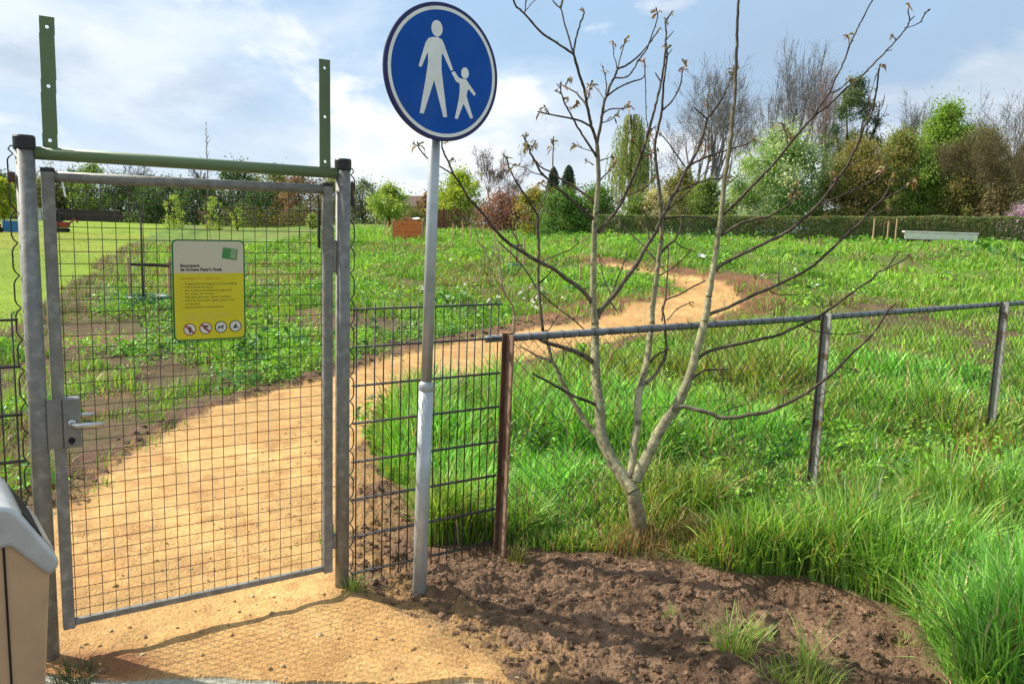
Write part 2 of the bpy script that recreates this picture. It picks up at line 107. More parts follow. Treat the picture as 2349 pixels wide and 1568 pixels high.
BUDS = [(5,0.3),(10,0.5),(11,0.6),(12,0.5),(13,0.5),(14,0.4),(16,1),(17,1),(19,0.2),(20,1),(21,0.8),(22,0.6),(23,1),(25,1.4),(26,0.9),(27,0.9),(28,1),(29,1.2),(30,0.8),(31,2),(32,1.2),(33,1.3),(34,0.7),(35,1.6),(36,0.2),(37,1),(38,1.5),(39,0.5),(40,0.6),(41,0.4),(45,0.2),(46,1.2),(47,0.3),(48,0.4),(50,0.5),(51,1.6),(53,0.2),(58,0.4),(61,0.3),(62,0.3),(64,0.5),(66,1.6),(68,1.6),(69,0.6),(70,0.5),(71,0.3),(72,0.5),(75,0.5),(76,0.2),(78,0.4),(80,1.6),(81,0.5),(82,0.8),(83,0.3),(85,0.4),(88,1.4),(89,0.8),(90,0.9),(103,0.3),(106,0.8),(107,0.5),(108,0.2),(110,1.8),(111,1.8),(112,1),(113,0.4),(114,0.8),(115,1),(117,0.5),(119,1.2),(120,1.6),(123,0.4),(124,0.3),(125,0.5),(127,1.2),(128,0.4),(129,0.6),(130,0.4),(131,0.5)]
ADULT = [(-0.0534,0.1249),(-0.0305,0.1277),(-0.0119,0.1218),(-0.0023,0.1081),(0.0424,0.0163),(0.0321,0.0103),(-0.006,0.0693),(-0.0116,0.0666),(-0.0112,0.0092),(0.0192,-0.1666),(0.0017,-0.1684),(-0.0433,-0.0333),(-0.0871,-0.1635),(-0.1058,-0.1638),(-0.0813,-0.0343),(-0.072,0.0277),(-0.0728,0.0654),(-0.0785,0.057),(-0.1011,0.0067),(-0.1134,0.0107),(-0.0839,0.1014),(-0.0715,0.1183)]
CHILD = [(0.0402,0.009),(0.0496,0.0114),(0.0694,-0.0106),(0.0888,-0.0128),(0.1058,-0.0126),(0.1134,-0.0215),(0.1526,-0.0624),(0.1459,-0.0719),(0.1166,-0.048),(0.111,-0.0593),(0.1086,-0.0774),(0.142,-0.1575),(0.1297,-0.162),(0.0947,-0.1067),(0.0687,-0.1696),(0.0552,-0.1682),(0.0716,-0.0954),(0.0756,-0.0615),(0.0748,-0.0322),(0.0578,-0.0265),(0.0355,0.0038)]
BACK = [
('leafy', -79.6, 128, 0.0, 7.2, 6.4, 'dark', 'dark green broad tree at the far left end of the lawn'),
('leafy', -79.1, 134, 0.0, 7.3, 7.8, 'dark', 'dark low tree beside the pale shed across the lawn'),
('leafy', -69.4, 130, 0.0, 7.9, 6.9, 'dark', 'dark green tree over the long brown wall, left of the taller pale one'),
('leafy', -64.4, 126, 0.0, 8.9, 6.7, 'midgreen', 'tallest pale green tree over the long brown wall'),
('leafy', -59.0, 124, 0.0, 7.2, 6.2, 'dark', 'shady dark tree just right of the pale tree over the brown wall'),
('bare', -58.4, 130, 0.0, 8.9, 6.2, 'grey', 'grey leafless tree behind the wall, above the gate top rail'),
('leafy', -52.9, 126, 0.0, 7.2, 6.7, 'dark', 'deep green tree directly above the notice board'),
('bare', -48.3, 128, 0.0, 9.2, 4.7, 'brown', 'brown leafless tree at the foot of the lone tall stem'),
('spire', -43.9, 118, 0.0, 14.5, 2.2, 'grey', 'lone thin bare stem rising far above the treeline left of centre'),
('leafy', -41.6, 124, 0.0, 9.7, 8.5, 'dark', 'large dark glossy tree above the notice board right corner'),
('leafy', -35.5, 122, 0.2, 8.7, 6.4, 'olive', 'olive green tree behind the gate between the dark tree and the brown one'),
('leafy', -28.0, 108, 0.47, 7.0, 5.7, 'rust', 'reddish brown tree just left of the hinge post'),
('leafy', -26.4, 120, 0.81, 7.3, 5.1, 'olive', 'olive tree seen in the gap beside the hinge post'),
('leafy', -48.3, 78, 0.0, 4.6, 2.4, 'yellow', 'yellow green bush at the far left edge in front of dark trees'),
('open', -36.4, 88, 0.0, 3.8, 2.5, 'lime', 'bright young lime tree, leftmost of the lit ones on the lawn edge'),
('open', -31.5, 86, 0.0, 3.7, 2.4, 'lime', 'bright young airy tree right behind the notice board'),
('open', -26.9, 80, 0.0, 2.6, 1.7, 'lime', 'smallest bright young tree at the right corner of the notice board'),
('leafy', -17.2, 70, 0.58, 1.5, 1.0, 'lime', 'tiny bright bush left of the hinge post at the meadow edge'),
('leafy', -17.6, 95, 1.04, 5.2, 4.6, 'greygreen', 'grey green tree just right of the hinge post'),
('leafy', -9.5, 62, 1.1, 3.2, 2.9, 'lime', 'bright green round tree to the left of the sign pole'),
('bush', -6.9, 56, 1.1, 1.4, 1.8, 'olive', 'olive bush behind the orange crate'),
('bush', -7.7, 72, 1.1, 3.2, 2.3, 'rust', 'copper brown shrub partly behind the sign pole'),
('leafy', -3.5, 52, 1.1, 3.8, 3.1, 'spring', 'fresh yellow green tree right of the sign pole'),
('bare', -1.5, 60, 1.1, 5.9, 4.1, 'pinkgrey', 'pinkish grey twiggy tree above the purple shrub'),
('bush', -0.7, 46, 1.09, 2.5, 2.9, 'purple', 'purple brown twiggy shrub between the yellow green tree and the laurels'),
('bush', 1.0, 44, 1.07, 2.7, 2.1, 'orange', 'orange tinted green bush left of the laurels'),
('bush', 2.4, 42, 1.06, 2.5, 2.6, 'laurel', 'dense green laurel bush below the pair of dark cypresses'),
('bush', 4.0, 42, 1.1, 2.7, 2.3, 'laurel2', 'dense green laurel bush behind the thick left stem'),
('thuja', 2.6, 60, 1.1, 4.7, 1.3, 'thuja', 'shorter dark cypress of the pair'),
('thuja', 3.8, 62, 1.11, 5.0, 1.5, 'thuja', 'taller dark cypress of the pair'),
('willow', 8.4, 62, 1.14, 8.7, 4.2, 'willow', 'tall weeping tree with hanging pale green strands'),
('leafy', 8.4, 50, 1.15, 2.9, 2.4, 'cream', 'cream blossoming tree left of the white house'),
('leafy', 12.7, 64, 1.16, 5.1, 3.2, 'oliveb', 'olive brown round tree behind the white house'),
('leafy', 11.4, 50, 1.17, 3.6, 2.2, 'mid2', 'mid green tree right of the white house'),
('bare', 14.9, 66, 1.17, 13.1, 8.7, 'blue', 'wide leafless tree with drooping twigs behind the right stem'),
('bare', 22.9, 72, 1.2, 16.3, 7.2, 'blue', 'tall fan shaped leafless tree, highest in the background'),
('bare', 24.1, 66, 1.21, 13.3, 3.5, 'reddish', 'reddish leafless tree between the fan shaped one and the dark green one'),
('open', 23.1, 58, 1.22, 11.3, 4.6, 'bluegreen', 'open dark green tree with sky showing between its leaves'),
('leafy', 14.5, 46, 1.19, 6.2, 4.9, 'blossom', 'rounded tree full of white blossom over the hedge'),
('leafy', 18.8, 46, 1.22, 5.7, 3.6, 'oliveb', 'olive brown tree right of the white blossom tree'),
('leafy', 21.4, 47, 1.24, 6.2, 3.3, 'oliveb2', 'brownish green tree over the white bench'),
('bare', 29.6, 62, 1.24, 10.2, 3.9, 'grey', 'small grey leafless crown above the brownish green tree'),
('leafy', 26.4, 52, 1.25, 8.6, 4.1, 'spring2', 'tall fresh green tree right of the small grey crown'),
('twiggy', 25.3, 45, 1.27, 6.9, 5.4, 'brownt', 'broad brown twiggy tree behind the right end of the hedge'),
('bare', 32.8, 60, 1.26, 10.5, 3.5, 'grey', 'grey leafless tree just left of the right edge pair'),
('bare', 33.4, 56, 1.28, 10.2, 4.4, 'grey', 'tall dark grey leafless tree at the right edge'),
('bush', 25.7, 42, 1.28, 2.3, 2.0, 'lilac', 'lilac flowering shrub at the right edge over the hedge'),
('leafy', 34.9, 52, 1.28, 8.6, 5.2, 'oliveb', 'olive tree out past the right end of the hedge'),
('leafy', -85.1, 128, 0.0, 7.1, 7.4, 'dark', 'dark tree past the left end of the lawn'),
('leafy', -71.5, 127, 0.0, 8.1, 7.4, 'olive', 'olive green tree rising just right of the leftmost gate upright'),
('leafy', -53.2, 120, 0.0, 5.8, 6.3, 'dark', 'low dark tree left of the notice board top'),
('leafy', -46.6, 121, 0.0, 6.6, 6.4, 'dark', 'low dark tree right above the notice board'),
('leafy', -35.7, 116, 0.09, 6.0, 6.7, 'dark', 'low dark tree right of the notice board'),
('bush', 17.2, 45, 1.21, 3.7, 3.1, 'oliveb', 'low olive bush right below the white blossom tree edge'),
('bush', 19.5, 45, 1.23, 4.3, 2.8, 'oliveb2', 'green brown bush left of the three stakes by the bench'),
('bush', 22.3, 46, 1.25, 4.9, 3.1, 'mid3', 'leafy green bush over the left end of the white bench'),
('bush', 23.9, 45, 1.26, 3.8, 3.1, 'oliveb', 'brownish bush over the right end of the white bench'),
('bush', 25.5, 44, 1.27, 3.7, 3.0, 'brownt', 'brown bush just left of the lilac shrub'),
('bush', 12.7, 47, 1.18, 3.0, 2.5, 'mid2', 'green bush tucked against the left side of the blossom tree'),
('bush', 7.3, 50, 1.14, 2.6, 2.1, 'mid2', 'small green bush at the foot of the weeping tree'),
('leafy', 30.4, 55, 1.27, 7.3, 4.3, 'oliveb2', 'olive leaved tree behind the broad brown twiggy tree'),
('twiggy', 29.5, 48, 1.28, 6.7, 3.8, 'brownt', 'brown twiggy tree at the very right edge behind the lilac'),
('leafy', 26.4, 58, 1.24, 7.5, 3.6, 'oliveb', 'olive leaved tree standing far behind the three bench stakes')]
def inside(px, py, P):
    P = np.asarray(P); r = np.zeros(px.shape, bool); n = len(P)
    bx0, by0 = P.min(0); bx1, by1 = P.max(0)
    sel = np.nonzero((px > bx0) & (px < bx1) & (py > by0) & (py < by1))[0]
    if len(sel) == 0: return r
    x = px[sel]; y = py[sel]; c = np.zeros(len(sel), bool)
    for i in range(n):
        x0, y0 = P[i-1]; x1, y1 = P[i]
        if y0 == y1: continue
        k = (y0 > y) != (y1 > y); c ^= k & (x < (x1-x0)*(y-y0)/(y1-y0)+x0)
    r[sel] = c; return r
def pdist(px, py, P, cap=1.5):
    """distance to the outline of P, only needed up to cap"""
    P = np.asarray(P); d = np.full(px.shape, cap)
    bx0, by0 = P.min(0)-cap; bx1, by1 = P.max(0)+cap
    sel = np.nonzero((px > bx0) & (px < bx1) & (py > by0) & (py < by1))[0]
    x = px[sel]; y = py[sel]; b = np.full(len(sel), cap)
    for i in range(len(P)):
        x0, y0 = P[i-1]; x1, y1 = P[i]; dx, dy = x1-x0, y1-y0; l2 = dx*dx+dy*dy+1e-9
        t = np.clip(((x-x0)*dx+(y-y0)*dy)/l2, 0, 1); b = np.minimum(b, np.hypot(x-x0-t*dx, y-y0-t*dy))
    d[sel] = b; return d
def zones(x, y, full=False):
    d = np.hypot(x, y); amp = 0.05+0.012*d
    wx = x+amp*(fbm(x, y, 0.22, 3, 11)-0.5)*1.6+(0.02*d)*(fbm(x, y, 1.3, 2, 19)-0.5); wy = y+amp*(fbm(x, y, 0.22, 3, 12)-0.5)*1.6+(0.02*d)*(fbm(x, y, 1.3, 2, 18)-0.5)
    z = {}
    z['sand'] = inside(wx, wy, SAND)
    z['near'] = inside(wx, wy, SOIL_NEAR); z['far'] = inside(wx, wy, SOIL_FAR); z['front'] = inside(wx, wy, SOIL_FRONT)
    z['soil'] = (z['near'] | z['far'] | z['front']) & ~z['sand']
    z['lawn'] = inside(wx, wy, LAWN) & ~z['sand'] & ~z['soil']
    z['pave'] = inside(x+0.05*(fbm(x, y, 0.12, 3, 5)-0.5), y+0.16*(fbm(x, y, 0.3, 3, 6)-0.5), PAVE)
    z['sand'] &= ~z['pave']; z['soil'] &= ~z['pave']
    z['tall'] = inside(x, y, TALL)
    if full:
        sd = pdist(wx, wy, SAND, 0.6); z['sd'] = np.where(z['sand'], -sd, sd)
        fd = pdist(wx, wy, SOIL_FRONT, 0.3); z['fd'] = np.where(z['front'], fd, 0)
    return z
BARE = [(-3.9, 10.9, 2.2, .55, .26), (-4.4, 8.1, .6, .6, .28), (-3.4, 6.4, .7, .45, .30), (-3.6, 7.2, .5, .35, .24), (-2.2, 16.0, 1.0, 1.3, .28), (-.6, 14.3, 1.2, .7, .2), (-5.0, 10.4, 1.0, .8, .3), (-3.6, 13.6, 1.6, .7, .22), (-2.0, 11.8, .9, .45, .22)]
def bareness(x, y):
    """0..1, where the meadow soil lies open"""
    b = 0
    for cx, cy, rx, ry, k in BARE: b = np.maximum(b, k*np.exp(-((x-cx)/rx)**2-((y-cy)/ry)**2))
    s = np.clip((.10-x/np.maximum(y, 1))*6, 0, 1)*np.clip((24-y)/10, 0, 1)
    return np.clip((b*(.35+1.3*fbm(x, y, .6, 3, 305))+.34*(fbm(x*.6, y*1.5, 1.5, 4, 301)-.40)*s-.18)*7, 0, 1)
def height(x, y, z=None):
    d = np.hypot(x, y)
    h = macro(x, y)
    k = np.clip((d-2)/6, 0.15, 1)*(1-0.6*np.clip((d-40)/40, 0, 1))
    h = h+k*(0.20*(fbm(x, y, 2.6, 3, 31)-0.5))
    if z is not None:
        soft = 1-np.clip((0.6+z['sd'])/0.6, 0, 1)                     # 1 deep in the sand
        h = h-(0.20*k*(fbm(x, y, 2.6, 3, 31)-0.5))*soft*0.8
        s = z['sand']
        h = h+np.where(s, 0.026*(fbm(x, y, 0.45, 3, 41)-0.5)+0.011*(fbm(x, y, 0.09, 3, 42)-0.5)-0.010*np.clip((fbm(x, y, 0.24, 2, 47)-.60)*6, 0, 1), 0)
        bed = np.clip(z['fd']/0.12, 0, 1)
        lum = 0.10*(fbm(x, y, 0.55, 2, 51)-0.42)+0.10*(fbm(x, y, 0.20, 5, 52)-0.5)+0.055*np.clip(fbm(x, y, 0.08, 4, 53)-0.5, 0, 1)*3+0.034*(fbm(x, y, 0.030, 3, 54)-0.5)
        h = h+bed*(-0.02+lum*.66)*np.clip(1-(d-6)/6, 0, 1)
        o = z['soil'] & ~z['front']
        h = h+np.where(o, 0.03*np.clip(np.abs(z['sd'])/0.1, 0, 1)+0.075*(fbm(x, y, 0.20, 4, 55)-0.45), 0)
        g = ~(s | z['soil'] | z['lawn'] | z['pave'])
        h = h+np.where(g, 0.07*(fbm(x, y, 0.35, 3, 61)-0.4), 0)
        h = np.where(z['pave'], macro(x, y)-0.012, h)
    return h

# ---------------------------------------------------------------- mesh collecting
class MB:
    def __init__(s): s.v = []; s.f = []; s.c = []; s.n = 0
    def add(s, V, F, col=None):
        V = np.asarray(V, float).reshape(-1, 3)
        if not isinstance(F, (list, tuple)) or (len(F) and isinstance(F[0], (int, np.integer))): F = [F]
        for q in F:
            q = np.asarray(q)
            if q.ndim == 1: q = q[None]
            if len(q): s.f.append(q+s.n)
        s.v.append(V); s.n += len(V)
        if col is not None:
            c = np.ones((len(V), 4)); c[:, :3] = col; s.c.append(c)
        return s
    def build(s, name, mat, parent=None, smooth=False, label=None):
        me = bpy.data.meshes.new(name)
        V = np.concatenate(s.v)
        by = {}
        for q in s.f: by.setdefault(q.shape[1], []).append(q)
        loops = []; start = []; k = 0
        for nn, qs in by.items():
            q = np.concatenate(qs); loops.append(q.ravel()); start.append(k+np.arange(len(q))*nn); k += q.size
        loops = np.concatenate(loops).astype(np.int32); start = np.concatenate(start).astype(np.int32)
        me.vertices.add(len(V)); me.vertices.foreach_set('co', V.astype(np.float32).ravel())
        me.loops.add(len(loops)); me.loops.foreach_set('vertex_index', loops)
        me.polygons.add(len(start)); me.polygons.foreach_set('loop_start', start)
        me.polygons.foreach_set('use_smooth', np.full(len(start), bool(smooth)))
        me.update(calc_edges=True)
        if s.c:
            a = me.attributes.new('col', 'FLOAT_COLOR', 'POINT'); a.data.foreach_set('color', np.concatenate(s.c).astype(np.float32).ravel())
        me.materials.append(mat)
        o = bpy.data.objects.new(name, me); COL.objects.link(o)
        if parent is not None: o.parent = parent
        if label: o['label'] = label
        return o
    # shapes -------------------------------------------------
    def box(s, c, size, bev=0.0, rot=None, col=None):
        c = np.asarray(c, float); h = np.asarray(size, float)/2
        if bev <= 0:
            V = np.array([[x, y, z] for x in (-1, 1) for y in (-1, 1) for z in (-1, 1)])*h
            F = np.array([[0, 1, 3, 2], [4, 6, 7, 5], [0, 4, 5, 1], [2, 3, 7, 6], [0, 2, 6, 4], [1, 5, 7, 3]]); Fs = [F]
        else:
            bm = bmesh.new(); bmesh.ops.create_cube(bm, size=1)
            for v in bm.verts: v.co = Vector(v.co)*1.0; v.co.x *= size[0]; v.co.y *= size[1]; v.co.z *= size[2]
            bmesh.ops.bevel(bm, geom=bm.edges[:], offset=min(bev, min(size)*0.45), segments=2, affect='EDGES', profile=0.5)
            bm.verts.index_update(); V = np.array([v.co[:] for v in bm.verts]); d = {}
            for f in bm.faces: d.setdefault(len(f.verts), []).append([v.index for v in f.verts])
            Fs = [np.array(q) for q in d.values()]; bm.free()
        if rot is not None: V = V@np.array(rot).T
        return s.add(V+c, Fs, col)
    def tube(s, P, r, sides=8, cap=True, col=None):
        P = np.asarray(P, float); n = len(P); r = np.broadcast_to(np.asarray(r, float), (n,))
        T = np.gradient(P, axis=0); T /= np.linalg.norm(T, axis=1)[:, None]+1e-12
        a = np.array([0, 0, 1.0]) if abs(T[0][2]) < 0.9 else np.array([1.0, 0, 0])
        u = np.cross(T[0], a); u /= np.linalg.norm(u); rings = []
        th = np.arange(sides)*2*np.pi/sides
        for i in range(n):
            u = u-T[i]*(u@T[i]); u /= np.linalg.norm(u)+1e-12; w = np.cross(T[i], u)
            rings.append(P[i]+r[i]*(np.cos(th)[:, None]*u+np.sin(th)[:, None]*w))
        V = np.concatenate(rings); k = np.arange(sides); F = []
        for i in range(n-1):
            A = i*sides; F.append(np.c_[A+k, A+(k+1) % sides, A+sides+(k+1) % sides, A+sides+k])
        Fs = [np.concatenate(F)]
        if cap: Fs += [np.arange(sides)[::-1], (n-1)*sides+np.arange(sides)]
        c = None
        if col is not None: c = np.repeat(np.asarray(col), sides, axis=0) if np.ndim(col) == 2 else col
        return s.add(V, Fs, c)
    def lathe(s, prof, c=(0, 0, 0), sides=24, axis='z'):
        th = np.arange(sides)*2*np.pi/sides; V = []
        for rr, z in prof: V.append(np.c_[rr*np.cos(th), rr*np.sin(th), np.full(sides, z)])
        V = np.concatenate(V); k = np.arange(sides); n = len(prof)
        F = [np.c_[i*sides+k, i*sides+(k+1) % sides, (i+1)*sides+(k+1) % sides, (i+1)*sides+k] for i in range(n-1)]
        if axis == 'y': V = V[:, [0, 2, 1]]*[1, -1, 1]
        Fs = [np.concatenate(F), np.arange(sides)[::-1], (n-1)*sides+np.arange(sides)]
        return s.add(V+np.asarray(c, float), Fs)
    def prism(s, poly, y0, y1):
        """outline in the x-z plane, from y0 (front) to y1 (back)"""
        P = np.asarray(poly, float); n = len(P)
        if np.sum(P[:, 0]*np.roll(P[:, 1], -1)-np.roll(P[:, 0], -1)*P[:, 1]) < 0: P = P[::-1]
        V = np.concatenate([np.c_[P[:, 0], np.full(n, y0), P[:, 1]], np.c_[P[:, 0], np.full(n, y1), P[:, 1]]]); k = np.arange(n)
        return s.add(V, [np.arange(n), (n+np.arange(n))[::-1], np.c_[k, n+k, n+(k+1) % n, (k+1) % n]])
    def segs(s, P0, P1, R0, R1, sides=3, col=None):
        P0 = np.asarray(P0); P1 = np.asarray(P1); n = len(P0); T = P1-P0; T = T/(np.linalg.norm(T, axis=1)[:, None]+1e-9)
        a = np.where(np.abs(T[:, 2:3]) < 0.9, [[0, 0, 1.0]], [[1.0, 0, 0]]); u = np.cross(T, a); u /= np.linalg.norm(u, axis=1)[:, None]+1e-9; w = np.cross(T, u)
        th = np.arange(sides)*2*np.pi/sides; ring = np.cos(th)[None, :, None]*u[:, None]+np.sin(th)[None, :, None]*w[:, None]
        V = np.concatenate([P0[:, None]+ring*np.asarray(R0)[:, None, None], P1[:, None]+ring*np.asarray(R1)[:, None, None]], 1).reshape(-1, 3)
        b = np.arange(n)[:, None]*2*sides; k = np.arange(sides)
        F = np.stack([b+k, b+(k+1) % sides, b+sides+(k+1) % sides, b+sides+k], -1).reshape(-1, 4)
        return s.add(V, F, None if col is None else (np.repeat(col, 2*sides, 0) if np.ndim(col) == 2 else col))
    def leaves(s, P, nrm, size, asp, col, rng, fold=0.0):
        """one four-cornered leaf per point"""
        n = len(P); nrm = nrm/(np.linalg.norm(nrm, axis=1)[:, None]+1e-9)
        a = rng.normal(size=(n, 3)); u = np.cross(nrm, a); u /= np.linalg.norm(u, axis=1)[:, None]+1e-9; w = np.cross(nrm, u)
        sz = np.broadcast_to(size, (n,))[:, None]
        V = np.stack([P-u*sz*0.5, P+w*sz*0.5*asp-u*sz*0.05+nrm*sz*fold, P+u*sz*0.5, P-w*sz*0.5*asp-u*sz*0.05+nrm*sz*fold], 1).reshape(-1, 3)
        return s.add(V, np.arange(4*n).reshape(-1, 4), np.repeat(col, 4, 0))

def thing(name, label, cat, loc=(0, 0, 0), rotz=0, group=None):
    o = bpy.data.objects.new(name, None); COL.objects.link(o); o.empty_display_size = 0.2
    o.location = loc; o.rotation_euler = (0, 0, rotz); tag(o, label, cat, group); return o
def tag(o, label, cat, group=None, kind=None):
    if label: o['label'] = label
    if cat: o['category'] = cat
    if group: o['group'] = group
    if kind: o['kind'] = kind
    return o
def copy_thing(o, loc, rotz=None, label=None):
    c = o.copy(); COL.objects.link(c); c.location = loc
    if rotz is not None: c.rotation_euler = (0, 0, rotz)
    if label: c['label'] = label
    for ch in list(o.children):
        k = ch.copy(); COL.objects.link(k); k.parent = c
        for g in list(ch.children):
            q = g.copy(); COL.objects.link(q); q.parent = k
    return c

# ---------------------------------------------------------------- materials
def mat(name, base=(0.5, 0.5, 0.5), rough=0.6, metal=0.0, var=0.0, vs=6.0, bump=0.0, bs=60.0, attr=False, trans=0.0, spec=0.4, tint=None, ts=3.0, tlo=0.5, thi=0.65, detail=5):
    m = bpy.data.materials.new(name); m.use_nodes = True; t = m.node_tree; b = t.nodes['Principled BSDF']; o = t.nodes['Material Output']
    b.inputs['Roughness'].default_value = rough; b.inputs['Metallic'].default_value = metal; b.inputs['Specular IOR Level'].default_value = spec
    tc = N(t, 'ShaderNodeTexCoord'); src = None
    if attr:
        a = N(t, 'ShaderNodeAttribute', attribute_name='col'); src = a.outputs['Color']
    else:
        c = N(t, 'ShaderNodeRGB'); c.outputs[0].default_value = (*base, 1); src = c.outputs[0]
    def noise(sc, det=detail):
        n = N(t, 'ShaderNodeTexNoise'); n.inputs['Scale'].default_value = sc; n.inputs['Detail'].default_value = det; t.links.new(tc.outputs['Object'], n.inputs['Vector']); return n.outputs['Fac']
    if tint is not None:
        mr = N(t, 'ShaderNodeMapRange', interpolation_type='SMOOTHSTEP'); mr.inputs['From Min'].default_value = tlo; mr.inputs['From Max'].default_value = thi; t.links.new(noise(ts), mr.inputs['Value'])
        mx = N(t, 'ShaderNodeMix', data_type='RGBA'); t.links.new(mr.outputs[0], mx.inputs[0]); t.links.new(src, mx.inputs[6]); mx.inputs[7].default_value = (*tint, 1); src = mx.outputs[2]
    if var:
        mr = N(t, 'ShaderNodeMapRange'); mr.inputs['From Min'].default_value = 0.25; mr.inputs['From Max'].default_value = 0.75; mr.inputs['To Min'].default_value = 1-var; mr.inputs['To Max'].default_value = 1+var
        t.links.new(noise(vs), mr.inputs['Value']); vm = N(t, 'ShaderNodeVectorMath', operation='SCALE'); t.links.new(src, vm.inputs[0]); t.links.new(mr.outputs[0], vm.inputs['Scale']); src = vm.outputs[0]
    t.links.new(src, b.inputs['Base Color'])
    if bump:
        bp = N(t, 'ShaderNodeBump'); bp.inputs['Strength'].default_value = 1.0; bp.inputs['Distance'].default_value = bump; t.links.new(noise(bs, 6), bp.inputs['Height']); t.links.new(bp.outputs[0], b.inputs['Normal'])
    if trans:
        tr = N(t, 'ShaderNodeBsdfTranslucent'); vm = N(t, 'ShaderNodeVectorMath', operation='MULTIPLY'); t.links.new(src, vm.inputs[0]); vm.inputs[1].default_value = (1.5, 1.35, 0.7); t.links.new(vm.outputs[0], tr.inputs[0])
        mx = N(t, 'ShaderNodeMixShader'); mx.inputs[0].default_value = trans; t.links.new(b.outputs[0], mx.inputs[1]); t.links.new(tr.outputs[0], mx.inputs[2]); t.links.new(mx.outputs[0], o.inputs[0])
    return m
